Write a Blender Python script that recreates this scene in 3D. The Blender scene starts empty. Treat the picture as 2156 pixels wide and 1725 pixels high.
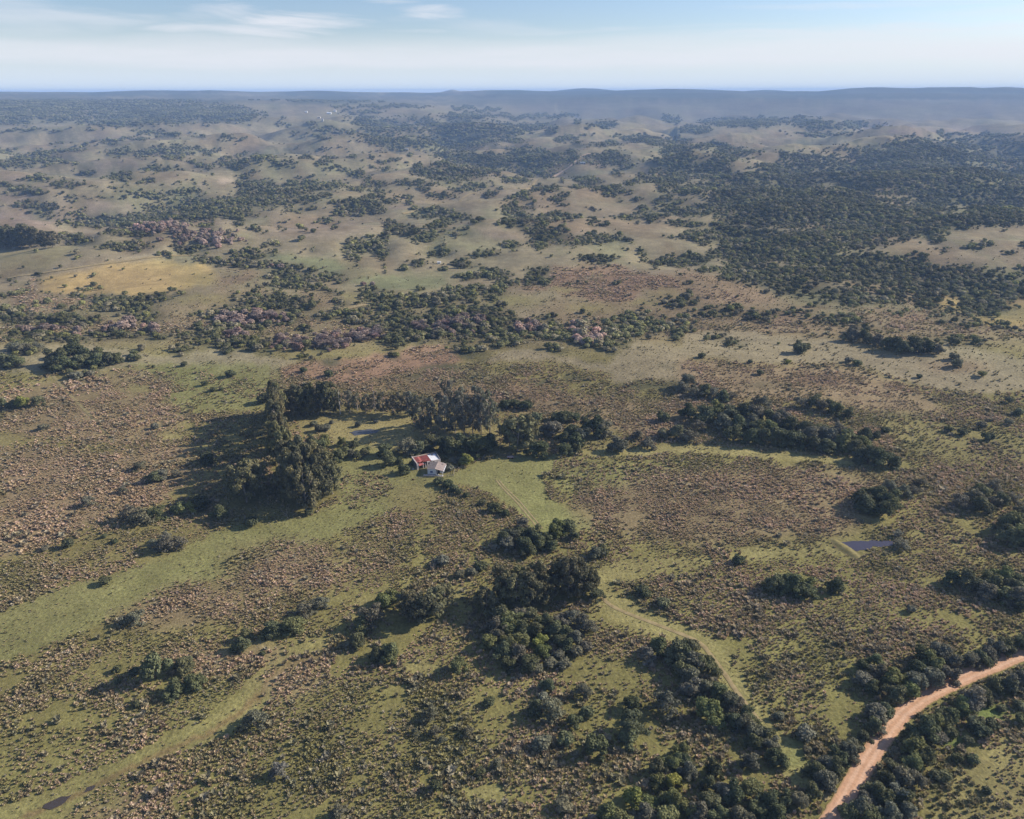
import bpy, bmesh, math, random
import numpy as np
from mathutils import Vector, Matrix, Euler

R = math.radians
random.seed(7)
rng = np.random.default_rng(7)
scene = bpy.context.scene
COL = scene.collection

# ------------------------------------------------------------------ camera
HC = 160.0                       # drone height above the farmyard
F0, W0, H0 = 1594.0, 2156.0, 1725.0   # focal length and frame of the survey picture, in its pixels
YH = 193.0                       # level line
PITCH = math.atan((H0/2-YH)/F0)
ROLL = math.atan(5.0/W0)         # the picture hangs a touch to the left
cam_d = bpy.data.cameras.new('camera')
cam = bpy.data.objects.new('camera', cam_d); COL.objects.link(cam)
cam.location = (0, 0, HC); cam.rotation_euler = (Matrix.Rotation(R(90)-PITCH, 3, 'X') @ Matrix.Rotation(-ROLL, 3, 'Z')).to_euler()
cam_d.sensor_fit = 'HORIZONTAL'; cam_d.sensor_width = 36; cam_d.lens = 36*F0/W0
cam_d.clip_start = 1; cam_d.clip_end = 60000
scene.camera = cam

# ------------------------------------------------------------------ light
SUN_EL, SUN_AZ = R(27), R(18)    # azimuth measured from +X (right) towards +Y (away)
sdir = Vector((math.cos(SUN_EL)*math.cos(SUN_AZ), math.cos(SUN_EL)*math.sin(SUN_AZ), math.sin(SUN_EL)))
sun_d = bpy.data.lights.new('sun', 'SUN'); sun = bpy.data.objects.new('sun', sun_d); COL.objects.link(sun)
sun_d.energy = 5.0; sun_d.angle = R(0.5); sun_d.color = (1.0, 0.905, 0.76)
sun.rotation_euler = sdir.to_track_quat('Z', 'Y').to_euler(); sun.location = (0, 0, 400)

world = bpy.data.worlds.new('World'); scene.world = world; world.use_nodes = True
wn = world.node_tree; wn.nodes.clear()
def N(t, typ, **kw):
    n = t.nodes.new(typ)
    for k, v in kw.items(): setattr(n, k, v)
    return n
def math_n(t, op, a, b=None, c=None, clamp=False):
    n = t.nodes.new('ShaderNodeMath'); n.operation = op; n.use_clamp = clamp
    for i, v in enumerate((a, b, c)):
        if v is None: continue
        if isinstance(v, (int, float)): n.inputs[i].default_value = v
        else: t.links.new(v, n.inputs[i])
    return n.outputs[0]
def mixc(t, fac, a, b, mode='MIX'):
    n = t.nodes.new('ShaderNodeMix'); n.data_type = 'RGBA'; n.blend_type = mode; n.clamp_factor = True
    for s, v in ((n.inputs[0], fac), (n.inputs[6], a), (n.inputs[7], b)):
        if isinstance(v, (int, float)): s.default_value = v
        elif isinstance(v, tuple): s.default_value = (*v, 1) if len(v) == 3 else v
        else: t.links.new(v, s)
    return n.outputs[2]
sky = N(wn, 'ShaderNodeTexSky'); sky.sky_type = 'NISHITA'; sky.sun_disc = False
sky.sun_elevation = SUN_EL; sky.sun_rotation = R(90)-SUN_AZ
sky.altitude = 300; sky.air_density = 1.0; sky.dust_density = 0.4; sky.ozone_density = 2.0
bg = N(wn, 'ShaderNodeBackground'); wout = N(wn, 'ShaderNodeOutputWorld')
SKY_STRENGTH = 0.078
bg.inputs[1].default_value = SKY_STRENGTH
tc = N(wn, 'ShaderNodeTexCoord'); sep = N(wn, 'ShaderNodeSeparateXYZ'); wn.links.new(tc.outputs['Generated'], sep.inputs[0])
dx, dy, dz = sep.outputs
az = math_n(wn, 'ARCTAN2', dx, dy)
el = math_n(wn, 'ARCSINE', dz)
cv = N(wn, 'ShaderNodeCombineXYZ')
wn.links.new(az, cv.inputs[0]); wn.links.new(math_n(wn, 'MULTIPLY', el, 9.0), cv.inputs[1])
def wnoise(scale, detail, rough, off=(0, 0, 0), dist=0.0):
    m = N(wn, 'ShaderNodeMapping'); m.inputs[1].default_value = off; wn.links.new(cv.outputs[0], m.inputs[0])
    n = N(wn, 'ShaderNodeTexNoise'); n.inputs['Scale'].default_value = scale; n.inputs['Detail'].default_value = detail
    n.inputs['Roughness'].default_value = rough; n.inputs['Distortion'].default_value = dist
    wn.links.new(m.outputs[0], n.inputs[0]); return n.outputs[0]
n1 = wnoise(2.2, 6, .55, (3.1, 1.7, 0), .4)
n2 = wnoise(7.0, 5, .6, (0.3, 5.2, 0), .3)
n3 = wnoise(5.0, 9, .62, (7.3, 2.2, 0), 1.2)
# thin veil of cirrus over the whole sky, densest low down
wob = math_n(wn, 'MULTIPLY', math_n(wn, 'SUBTRACT', n1, .5), .045)
elw = math_n(wn, 'ADD', el, wob)
def smooth(x, a, b):
    n = N(wn, 'ShaderNodeMapRange'); n.interpolation_type = 'SMOOTHSTEP'
    wn.links.new(x, n.inputs[0]); n.inputs[1].default_value = a; n.inputs[2].default_value = b
    return n.outputs[0]
band = math_n(wn, 'MULTIPLY', smooth(elw, .020, .034), smooth(elw, .066, .040))
band = math_n(wn, 'MULTIPLY', band, math_n(wn, 'ADD', .26, math_n(wn, 'MULTIPLY', n2, .75), clamp=True))
veil = math_n(wn, 'MULTIPLY', smooth(n1, .5, .72), smooth(el, .02, .09))
veil = math_n(wn, 'MULTIPLY', veil, .55)
def blob(a0, e0, sa, se, gain, thr=.42):
    u = math_n(wn, 'DIVIDE', math_n(wn, 'SUBTRACT', az, a0), sa)
    v = math_n(wn, 'DIVIDE', math_n(wn, 'SUBTRACT', math_n(wn, 'ADD', el, math_n(wn, 'MULTIPLY', math_n(wn, 'SUBTRACT', n1, .5), .03)), e0), se)
    d = math_n(wn, 'ADD', math_n(wn, 'MULTIPLY', u, u), math_n(wn, 'MULTIPLY', v, v))
    g = smooth(math_n(wn, 'ADD', d, math_n(wn, 'MULTIPLY', math_n(wn, 'SUBTRACT', n3, .5), 7.0)), 1.7, -1.3)
    return math_n(wn, 'MULTIPLY', g, gain)
cl = band
for b in (veil, blob(-.245, .073, .085, .0075, .95), blob(-.33, .066, .12, .009, .75), blob(-.335, .080, .045, .009, .5), blob(-.095, .085, .04, .006, .8), blob(-.52, .097, .09, .004, .6), blob(-.14, .093, .035, .0025, .5),
          blob(.45, .056, .26, .010, .6), blob(.2, .045, .45, .009, .42), blob(-.45, .048, .4, .009, .42), blob(.5, .085, .22, .0035, .35), blob(.1, .066, .3, .0025, .3)):
    cl = math_n(wn, 'MAXIMUM', cl, b)
clear = mixc(wn, 1.0, sky.outputs[0], (0.95, 0.985, 1.17), 'MULTIPLY')
CLOUD = (7.3, 7.45, 8.0)
pale = mixc(wn, smooth(el, .080, .0), clear, (6.45, 7.25, 8.0))
full = mixc(wn, cl, pale, CLOUD)
wn.links.new(full, bg.inputs[0]); wn.links.new(bg.outputs[0], wout.inputs[0])

vs = scene.view_settings
vs.view_transform = 'Standard'; vs.look = 'None'; vs.exposure = 0.58; vs.gamma = 1.0; vs.use_curve_mapping = False
scene.render.engine = 'CYCLES'
cy = scene.cycles
cy.max_bounces = 6; cy.diffuse_bounces = 2; cy.glossy_bounces = 2; cy.transmission_bounces = 2; cy.volume_bounces = 1; cy.transparent_max_bounces = 4
cy.use_denoising = True
cy.sample_clamp_indirect = 4

# ------------------------------------------------------------------ noise
def _h(ix, iy, s):
    n = (ix.astype(np.int64)*374761393 + iy.astype(np.int64)*668265263 + s*974634497) & 0xffffffff
    n = ((n ^ (n >> 13))*1274126177) & 0xffffffff
    n = n ^ (n >> 16)
    return n.astype(np.float64)/4294967295.0
def pnoise(x, y, s=0):
    x = np.asarray(x, float); y = np.asarray(y, float)
    ix = np.floor(x); iy = np.floor(y); fx = x-ix; fy = y-iy
    u = fx*fx*fx*(fx*(fx*6-15)+10); v = fy*fy*fy*(fy*(fy*6-15)+10)
    def g(ax, ay):
        a = _h(ix+ax, iy+ay, s)*2*math.pi
        return np.cos(a)*(fx-ax)+np.sin(a)*(fy-ay)
    return ((g(0,0)*(1-u)+g(1,0)*u)*(1-v)+(g(0,1)*(1-u)+g(1,1)*u)*v)*1.5
def fbm(x, y, s=0, o=4, gain=.5):
    t = 0; a = 1; f = 1
    for k in range(o):
        t = t + a*pnoise(np.asarray(x)*f, np.asarray(y)*f, s+k*17); a *= gain; f *= 2.03
    return t
def sstep(a, b, x): 
    t = np.clip((x-a)/(b-a), 0, 1); return t*t*(3-2*t)

# ------------------------------------------------------------------ projection
CP, SP = math.cos(PITCH), math.sin(PITCH); CR, SR = math.cos(ROLL), math.sin(ROLL)
def proj(x, y, z):
    zc = y*CP + (HC-z)*SP
    yc = y*SP - (HC-z)*CP
    zc = np.maximum(zc, 1e-3)
    a, b = F0*x/zc, -F0*yc/zc
    return W0/2+a*CR+b*SR, H0/2+b*CR-a*SR, zc
# survey crops: origin and scale of each enlarged view that was measured
CROPS = {'A1':(0,190,.2783),'A2':(500,190,.2783),'A3':(1000,190,.2783),'A4':(0,560,.2783),'A5':(500,560,.2783),'A6':(1000,560,.2783),
         'B1':(0,150,.3711),'B2':(800,150,.3711),'B3':(1575,150,.3711),'B4':(0,720,.3711),'B5':(800,720,.3711),'B6':(1575,720,.3711),
         'D1':(0,1260,.3711),'D2':(800,1260,.3711),'D3':(1575,1260,.3711),'E':(900,1150,.2551),'F':(480,850,.2145),'H':(930,1030,.06494),
         'G':(1080,1010,.0742),'N':(0,0,1.1016), 'Q':(660,240,.0742)}
KS = 1.1016
def cpx(c, x, y):
    x0, y0, s = CROPS[c]
    return (x0+x*s)/KS, (y0+y*s)/KS

# ------------------------------------------------------------------ terrain height
RIDGES = [  # distance, front width, back width, crest line (column, row)
    (5300, 1900, 1400, [(-700,209),(0,208),(220,210),(480,208),(650,207),(850,213),(1000,223),(1150,238),(1250,252),(3000,252)]),
    (4000, 1200, 700, [(-700,262),(1350,262),(1500,250),(1600,244),(1700,247),(1800,254),(1950,262),(3000,262)]),
    (6200, 800, 800, [(-700,205),(0,204),(300,203),(500,206),(800,208),(1000,211),(1200,206),(1300,203),(1500,207),(1700,205),(1900,210),(2156,213),(3000,213)]),
    (7000, 800, 800, [(-700,200),(0,199),(500,200),(900,203),(1050,198),(1200,200),(1350,197),(1480,196),(1700,199),(1900,197),(2156,199),(3000,199)]),
    (8000, 900, 900, [(-700,194),(0,193),(200,194),(350,192),(450,191),(550,194),(680,192),(800,194),(900,195),(1040,191),(1100,190),(1180,193),(1300,191),(1350,189),(1400,188),
        (1480,190),(1560,192),(1640,191),(1720,192),(1780,188),(1850,186),(1920,187),(2000,183),(2060,187),(2110,185),(2156,187),(2400,186),(3000,190)]),
    (9500, 700, 700, [(-700,196),(920,196),(955,188.5),(990,196),(1100,195),(1170,192),(1240,187),(1300,191),(1400,195),(1540,193),(1610,190),(1680,193),(1750,196),(3000,196)]),
]
def height(x, y):
    x = np.asarray(x, float); y = np.asarray(y, float)
    r = np.hypot(x, y)
    amp = .5+11.0*sstep(430, 850, r)+15*sstep(800, 1900, r)+14*sstep(1900, 4500, r)
    n = fbm(x/420, y/330, 3, 3, .45)
    z = amp*(n-.05)
    z = z + 2.6*sstep(500, 800, r)*fbm(x/110, y/80, 9, 2)
    ua, va = x*.93+y*.37, -x*.37+y*.93
    spur = fbm(ua/520, va/270, 13, 4, .38)
    z = z + (sstep(560, 1000, r)*27+sstep(1000, 2400, r)*20)*(spur-.15*np.abs(spur))*sstep(5200, 4000, r)
    yy = y + 22*fbm(x/170, y/400, 21, 2)
    z = z + 4.5*np.exp(-((yy-462)/42)**2)*(.75+.6*pnoise(x/130, y/300, 5))
    z = z - 5.0*np.exp(-((yy-555)/55)**2)
    col = W0/2+F0*x/np.maximum(y*CP+HC*SP, 30)
    front = y > 600
    for r0, wf, wb, prof in RIDGES:
        px = np.array([p[0] for p in prof], float); py = np.array([p[1] for p in prof], float)
        crest = np.interp(col, px, py)
        zc = np.minimum(HC + r0*np.tan((195.5-5*col/W0-crest)/F0), 187)
        zc = zc + .04*np.abs(zc)*fbm(x/900, y/900, 31, 3)
        d = (r-r0); w = np.where(d < 0, wf, wb)
        g = np.exp(-(d/w)**2*1.6)
        z = np.where(front & (zc > 0), np.maximum(z, z*(1-g)+zc*g), z)
    return z
def hgrid(x, y):
    """height of the built ground sheet (bilinear on its own rows and columns)"""
    r = np.hypot(x, y); i = np.interp(r, rr, np.arange(len(rr))); j = (np.degrees(np.arctan2(x, y))+49)/.115
    i = np.clip(i, 0, len(rr)-1.001); j = np.clip(j, 0, NDENSE-1.001); i0 = i.astype(int); j0 = j.astype(int); a = i-i0; b = j-j0
    return (TZ[i0, j0]*(1-b)+TZ[i0, j0+1]*b)*(1-a)+(TZ[i0+1, j0]*(1-b)+TZ[i0+1, j0+1]*b)*a
def ground_px(px, py):
    """points of the ground seen at survey pixels (vectorised march along the sight lines)"""
    px = np.atleast_1d(np.asarray(px, float)); py = np.atleast_1d(np.asarray(py, float))
    a_, b_ = px-W0/2, py-H0/2
    px, py = W0/2+a_*CR-b_*SR, H0/2+b_*CR+a_*SR   # undo the roll
    up = (H0/2-py)/F0   # camera axes: right (1,0,0), up (0,SP,CP), forward (0,CP,-SP)
    d = np.stack([(px-W0/2)/F0, CP+up*SP, -SP+up*CP], 1)
    dn = np.maximum(-d[:, 2], 1e-4); t = np.clip((HC-24)/dn, 60, 1200); hit = np.zeros(len(px), bool); tp = t.copy()
    for k in range(500):
        p = d*t[:, None]
        hit |= (HC+p[:, 2]) <= hgrid(p[:, 0], p[:, 1])
        tp = np.where(hit, tp, t); t = t+np.where(hit, 0, np.maximum(.8, t*.006))
        if hit.all() or t.max() > 13500: break
    lo, hi = tp, t
    for k in range(14):
        m = (lo+hi)/2; p = d*m[:, None]
        b = (HC+p[:, 2]) <= hgrid(p[:, 0], p[:, 1])
        hi = np.where(b, m, hi); lo = np.where(b, lo, m)
    p = d*hi[:, None]
    return p[:, 0], p[:, 1], hgrid(p[:, 0], p[:, 1])
def gp(c, x, y):
    a, b, z = ground_px(*cpx(c, x, y)); return Vector((a[0], b[0], z[0]))
def mpp(v):  # metres per survey pixel at a point
    return (v.y*CP+(HC-v.z)*SP)/F0

# ------------------------------------------------------------------ land-cover maps (kept on survey rows and columns, laid on the ground)
MX0, MY0, MS = -420, 150, 2.0
MW, MH = 1500, 890
gx, gy = np.meshgrid(MX0+np.arange(MW)*MS, MY0+np.arange(MH)*MS)
def poly_mask(pts):
    inside = np.zeros((MH, MW), bool)
    xs = np.array([p[0] for p in pts]); ys = np.array([p[1] for p in pts])
    j0 = max(int((ys.min()-MY0)/MS)-1, 0); j1 = min(int((ys.max()-MY0)/MS)+2, MH)
    X = gx[j0:j1]; Y = gy[j0:j1]; ins = np.zeros(X.shape, bool)
    k = len(pts)-1
    for i in range(len(pts)):
        xi, yi, xk, yk = xs[i], ys[i], xs[k], ys[k]
        c = ((yi > Y) != (yk > Y)) & (X < (xk-xi)*(Y-yi)/((yk-yi) if yk != yi else 1e-9)+xi)
        ins ^= c; k = i
    inside[j0:j1] = ins
    return inside.astype(np.float32)
def ell_mask(cx, cy_, rx, ry):
    d = np.sqrt(((gx-cx)/rx)**2+((gy-cy_)/ry)**2)
    return np.clip(1.6-1.1*d, 0, 1).astype(np.float32)
def blur(a, n):
    for ax, m in ((0, max(1, n//2)), (1, n)):
        p = np.cumsum(np.concatenate([np.repeat(np.take(a, [0], ax), m+1, ax), a, np.repeat(np.take(a, [-1], ax), m, ax)], ax), axis=ax)
        k = 2*m+1
        a = (np.take(p, range(k, p.shape[ax]), ax)-np.take(p, range(0, p.shape[ax]-k), ax))/k
    return a
def stroke_mask(pts, w):
    best = np.full((MH, MW), 1e9, np.float32)
    for (a, b), (c, d) in zip(pts[:-1], pts[1:]):
        vx, vy = c-a, d-b; L = vx*vx+vy*vy
        t = np.clip(((gx-a)*vx+(gy-b)*vy)/L, 0, 1)
        best = np.minimum(best, np.hypot(gx-a-t*vx, (gy-b-t*vy)*1.5))
    return np.clip(1.5-best/w, 0, 1).astype(np.float32)

def lin(r, g, b, k=1.0):
    f = lambda c: ((c/255+.055)/1.055)**2.4 if c > 10 else c/255/12.92
    return np.array([f(r)*k, f(g)*k, f(b)*k])
# real surface colours
G_OLIVE = np.array([.195,.168,.066]); G_LAWN = np.array([.215,.205,.082]); G_YELLOW = np.array([.245,.208,.090]); G_TAN = np.array([.255,.208,.132])
G_PINK = np.array([.270,.205,.155]); G_SCRUB = np.array([.225,.165,.100]); G_RUST = np.array([.26,.165,.105]); G_FIELD = np.array([.43,.31,.125])
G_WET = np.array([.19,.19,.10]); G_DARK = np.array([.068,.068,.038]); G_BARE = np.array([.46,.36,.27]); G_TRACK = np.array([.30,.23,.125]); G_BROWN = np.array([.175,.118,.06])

colmap = np.zeros((MH, MW, 3), np.float32)
far_t = sstep(760, 560, gy)
colmap[:] = G_OLIVE; colmap = colmap*(1-far_t[..., None])+G_TAN*far_t[..., None]
mid = np.exp(-((gy-685)/55)**2)[..., None]*.85
colmap = colmap*(1-mid)+G_SCRUB*mid
dens = (.92*sstep(735, 800, gy)+.45*np.exp(-((gy-690)/45)**2)).astype(np.float32)
small = np.ones((MH, MW), np.float32)
pinkness = np.full((MH, MW), .5, np.float32)     # brown-pink scrub (1) to olive-green scrub (0)
wood = np.zeros((MH, MW), np.float32); pinkw = np.zeros((MH, MW), np.float32)
def paint(mask, colr=None, d=None, pk=None, a=1.0, soft=4):
    global colmap, dens, pinkness
    m = blur(mask, soft)*a if soft else mask*a
    if colr is not None: colmap = colmap*(1-m[..., None])+colr*m[..., None]
    if d is not None: dens = dens*(1-m)+d*m
    if pk is not None: pinkness = pinkness*(1-m)+pk*m
def PL(c, *pts): return poly_mask([cpx(c, *p) for p in pts])
def EL(c, x, y, rx, ry):
    s = CROPS[c][2]/KS; a, b = cpx(c, x, y); return ell_mask(a, b, rx*s, ry*s)

# --- woods: (crop, density, ellipses)
WOODS = [
 ('A1', .85, [(1330,430,140,25),(1890,480,60,30),(2000,475,40,20),(1150,470,60,10),(1000,485,120,10),(900,510,100,12),(700,545,80,15),(550,580,150,10),(450,560,60,15),(360,590,60,18),(440,510,60,12),(70,580,90,14),
   (300,650,170,50),(140,690,120,25),(520,675,50,15),(1100,590,180,40),(1400,570,150,40),(1700,565,160,20),(1450,640,70,25),(1560,615,50,12),(1280,670,35,15),(1340,720,120,25),(1660,695,110,20),(1920,680,130,35),(730,770,70,22),(990,780,60,20),
   (1050,810,120,30),(1200,830,90,20),(300,815,120,22),(560,860,100,25),(480,885,60,15),(70,860,80,18),(180,915,110,28),(330,930,40,22),(750,875,80,8),(620,945,70,12),(500,945,30,8),(610,985,60,12),(720,980,50,8),(900,970,110,22),
   (1100,940,230,30),(1000,885,60,18),(1300,950,150,35),(1560,915,150,22),(330,1040,200,35),(650,1090,110,22),(340,1105,80,18),(430,1120,50,12),(1300,1050,150,30),(1650,1040,240,80),(1500,1110,300,60),(2000,1090,150,50),(2050,870,100,90),
   (900,1160,320,45),(700,1190,150,25),(1200,1130,150,30),(1080,1220,100,30),(1000,1265,100,18),(1220,1280,100,25),(1050,1380,190,35),(1550,1390,120,35),(600,1310,100,40),(780,1320,50,18),(700,1345,60,15),
   (1720,1215,60,30),(1990,1170,50,25),(2100,1440,200,30),(2030,1410,30,15),(300,400,160,8),(480,420,60,10),(760,410,120,8),(60,420,110,6),(1140,410,60,10),(1620,450,60,12),(640,690,16,9),(625,735,16,10),(1495,750,18,12),(1590,840,35,14),(1475,845,22,10),(1745,840,20,10),(1360,860,50,10)]),
 ('A2', .85, [(600,137,420,9),(1000,152,350,11),(560,350,60,30),(700,440,80,22),(830,440,70,12),(900,390,100,25),(1060,420,130,25),(930,465,35,15),(780,350,50,12),(1130,215,80,12),(1400,210,300,12),(1200,255,200,12),(1000,210,60,12),
   (860,535,40,12),(930,555,35,15),(680,540,15,10),(1510,560,95,30),(1040,570,40,12),(420,660,90,40),(550,690,90,30),(150,690,110,40),(210,605,50,15),(740,635,60,12),(930,640,60,15),(900,680,80,20),(980,720,80,15),(1060,740,35,15),(1160,775,70,25),(1120,630,40,15),(880,770,35,15),
   (1310,640,25,14),(1400,655,28,14),(1470,655,25,14),(1410,715,30,12),(1330,720,28,12),(1250,720,26,12),(1620,625,26,14),(1560,690,20,9),(1690,710,25,10),(2000,770,200,60),(1750,750,100,40),(1900,680,100,30),(1920,840,55,22),(2100,640,80,30),
   (1650,850,180,22),(1320,850,90,30),(1200,890,100,20),(440,830,60,15),(700,795,100,8),(350,770,30,10),(800,870,250,35),(500,920,250,50),(350,890,120,50),(250,860,60,60),(300,1000,250,50),(150,1090,220,50),(600,1000,100,20),
   (930,940,35,16),(830,980,50,25),(720,990,60,15),(1350,950,90,20),(1590,970,80,15),(1850,950,100,25),(2080,900,90,18),(1180,1000,220,30),(1200,1060,180,50),(1300,1085,100,25),(1080,1095,80,25),(1460,1005,60,22),
   (680,1070,90,28),(800,1050,90,22),(470,1065,25,15),(930,1160,70,25),(200,1165,45,25),(370,1240,60,15),(550,1225,50,12),(990,1215,14,12),(720,1225,18,12),(840,1260,15,12),(720,1130,20,9),(615,1170,18,9),(710,1315,22,9),(1380,905,22,10),(1470,915,14,12),(1745,900,28,12),(1610,1015,28,11),(1650,1055,26,14),(1790,1090,110,45),(1660,1120,60,12),(1950,1085,60,18),(2060,1130,60,25),
   (1490,1190,60,18),(1540,1240,100,40),(1650,1240,50,25),(1750,1290,120,40),(1850,1210,100,25),(1960,1160,80,30),(1920,1250,60,15),(1250,1370,170,55),(1400,1310,70,40),(1350,1400,100,30),(1860,1430,110,35),(2080,1260,50,30),(490,1365,80,18),(820,1410,50,18),(240,1405,30,15)]),
 ('A3', .85, [(280,225,80,12),(480,235,100,12),(300,290,200,20),(700,290,200,15),(900,290,150,12),(1120,275,100,12),(930,380,130,25),(720,375,100,25),(1000,405,40,10),(1460,365,85,30),(1340,370,30,20),(1225,330,25,20),(2000,315,60,30),
   (660,480,80,28),(820,520,60,20),(740,570,80,25),(1100,470,100,20),(1200,500,60,20),(900,610,300,40),(1000,650,200,50),(700,640,150,30),(400,640,250,40),(500,700,250,40),(300,740,300,50),(850,740,150,50),(700,820,100,25),(100,760,130,60),(120,840,60,18),
   (1450,640,150,40),(1550,670,120,40),(1650,700,80,25),(1430,710,40,12),(1780,470,150,25),(1560,470,60,12),(1300,450,60,10),(1450,530,100,20),(1850,500,120,20),(2050,500,120,30),(2050,570,130,30),(2100,410,60,20),(1880,740,80,20),(2000,660,200,25),(1530,770,40,22),
   (1200,810,40,25),(1320,830,90,30),(1100,810,25,20),(1210,880,50,15),(1690,830,100,22),(1820,800,80,20),(1880,820,60,25),(1960,870,60,35),(2090,800,70,35),(1940,910,70,20),(2110,930,60,20),(960,895,120,28),(1080,905,40,15),(800,930,40,15),(700,980,50,20),(760,970,50,15),(840,1005,40,12),(1040,980,70,25),(1120,945,35,15),(1520,905,170,28),(1480,950,60,14),
   (1570,990,45,12),(1730,990,55,16),(2000,990,160,20),(1890,1015,50,12),(470,950,70,18),(580,895,30,12),(400,870,100,18),(260,900,100,18),(100,940,100,25),(670,1040,80,25),(700,1080,60,30),(780,1130,60,25),(830,1050,40,15),(1110,1025,55,12),
   (1040,1130,150,40),(930,1160,60,35),(700,1180,110,40),(800,1220,90,40),(900,1230,120,60),(1000,1290,180,80),(880,1330,80,50),(1280,1320,90,40),(1450,1310,110,35),(1600,1310,40,20),(1650,1330,30,12),(1350,1190,60,30),(1450,1200,50,12),(1720,1130,150,30),(1810,1080,60,30),(1720,1190,25,14),(1860,1160,50,18),(2000,1060,50,30),(1960,1085,40,18),
   (2060,1180,80,25),(2120,1090,40,40),(2120,1270,40,20),(1930,1285,20,16),(260,1270,80,20),(310,1250,35,25),(390,1165,60,16),(80,1410,70,35),(470,1430,110,28),(660,1360,60,30),(1370,1470,150,30),(1790,1435,50,25),(1215,1118,22,9),(1255,1045,15,9),(1370,1080,20,12),(1640,1415,16,12),(2025,1410,18,10),(1990,1355,20,12),(1460,1160,14,8),(1975,1130,18,9)]),
 ('A4', .85, [(1900,170,260,35),(2050,200,120,22),(1330,120,25,14),(1395,150,45,20),(770,390,60,16),(680,400,50,13),(650,465,70,20),(1000,540,240,70),(1250,480,170,35),(1200,620,150,60),(1510,430,35,14),(100,620,130,60),(30,450,40,22),(500,660,250,50),(700,670,100,45),(150,790,130,35),(350,800,200,40),(600,800,250,40),(1000,790,200,30),(1300,790,150,30),
   (250,900,130,50),(100,1010,110,50),(1500,915,60,40),(1600,890,50,22),(1920,910,40,30),(1120,925,30,20),(1090,985,35,22),(1700,780,200,40),(1900,840,250,60),(1750,620,120,30),(1950,580,160,60),(640,1125,60,22),(780,1100,40,22),(780,1065,30,16),(320,275,30,16),(30,315,60,14),(205,410,22,16),(140,440,40,16),(390,525,30,16),(510,555,40,20),(620,105,14,9),(625,140,12,8),(800,290,28,14)]),
 ('A5', .85, [(280,200,180,25),(550,210,150,30),(600,290,180,45),(820,245,60,25),(980,310,120,40),(1080,345,40,20),(470,310,50,20),(600,375,220,22),(850,395,80,30),(950,410,50,22),(260,380,30,12),(450,510,330,70),(150,560,100,45),(680,540,150,50),
   (100,720,150,50),(350,700,160,30),(600,650,100,40),(900,630,120,35),(1100,600,150,35),(300,860,150,50),(200,840,120,40),(850,880,80,50),(1300,450,130,50),(1450,520,150,60),(1380,480,60,50),(1050,520,80,25),(1000,440,50,15),(1700,500,250,50),(1900,480,150,40),(2060,420,120,40),(2080,490,90,25),
   (1200,660,90,30),(1300,690,100,40),(1550,680,250,80),(1700,780,250,70),(1950,620,200,70),(2050,780,150,60),(1500,830,150,40),(740,750,60,22),(1480,950,45,28),(1700,850,40,25),(960,1010,100,35),(740,980,40,20),(740,1075,30,18),(940,1100,40,20),(1105,1085,22,20),(430,910,50,36),
   (1750,1070,90,22),(1900,1050,120,25),(1640,1125,30,22),(1180,50,120,60),(1400,110,60,40),(1170,155,35,22),(820,80,40,20),(1830,90,110,30),(1690,170,50,28),(1570,240,40,15),(1900,240,50,20),(2080,185,70,36),(2100,300,60,20),(1410,200,16,24),(1420,255,12,14),(1720,385,40,10)]),
 ('A6', .85, [(300,290,60,22),(500,280,150,35),(880,250,110,35),(860,330,140,35),(640,350,90,25),(330,420,180,50),(520,430,110,50),(300,490,80,25),(100,510,120,40),(1370,150,150,30),(2000,175,180,36),(1220,340,35,16),(1295,350,20,15),(1160,360,25,12),(1535,360,30,13),(1020,350,18,10),(1100,345,12,8),(1270,610,25,14),(1370,608,25,15),(1870,480,22,10),(2030,520,90,35),(2140,480,30,40),
   (570,550,50,28),(350,600,250,70),(570,680,150,80),(400,750,350,80),(650,800,200,70),(100,760,150,60),(970,640,80,36),(1000,700,100,30),(950,770,150,50),(1150,790,120,40),(1350,830,180,55),(1550,780,180,50),(1680,780,60,45),(1300,700,50,30),
   (1700,660,220,60),(1600,720,200,50),(1850,720,120,50),(1960,710,50,35),(2080,660,90,40),(2130,720,50,30),(2030,790,70,40),(1550,860,100,25),(300,930,150,45),(200,900,80,30),(570,870,50,20),(700,880,60,22),(420,1000,30,20),(1000,900,60,18),(1090,915,60,22),(1500,920,60,20),
   (130,1050,130,25),(890,1180,90,30),(1190,1145,90,28),(1700,1210,130,35),(1850,1200,150,35),(2000,1200,150,40),(1940,1035,26,10),(1985,1050,26,10),(1740,1110,20,9)]),
 ('B3', .85, [(60,590,130,36),(0,700,100,40),(40,640,100,30),(100,410,90,22),(200,640,150,60),(350,560,120,30),(250,510,120,20),(430,360,220,28),(800,350,100,20),(1000,380,250,22),(900,430,200,13),(1640,420,25,18),(1900,442,280,11),(1840,1150,65,16),(1660,1165,40,16),(1950,1115,50,11),(2075,1180,30,11),(2140,1140,20,13),(1590,1100,60,16),
   (1910,1520,160,55),(1800,1460,60,22),(1560,1500,70,36),(2050,1440,150,32),(1000,1600,120,32),(1150,1640,40,20),(250,1550,150,38),(450,1580,60,22),(550,1600,30,14),(80,1480,50,30),(60,1370,20,10),(40,1640,60,36),(1080,1700,60,30)]),
 ('B3', .8, [(30,780,80,20),(100,800,60,12),(60,930,70,20),(150,880,60,15),(200,930,80,15),(70,1000,100,18),(130,1050,90,14),(60,1080,90,14),(200,1100,80,25),(240,1180,60,25),(80,1210,130,35),(170,1280,80,15),(300,1330,60,20),(260,850,60,40),(220,760,90,30),(300,700,120,30)]),
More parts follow.
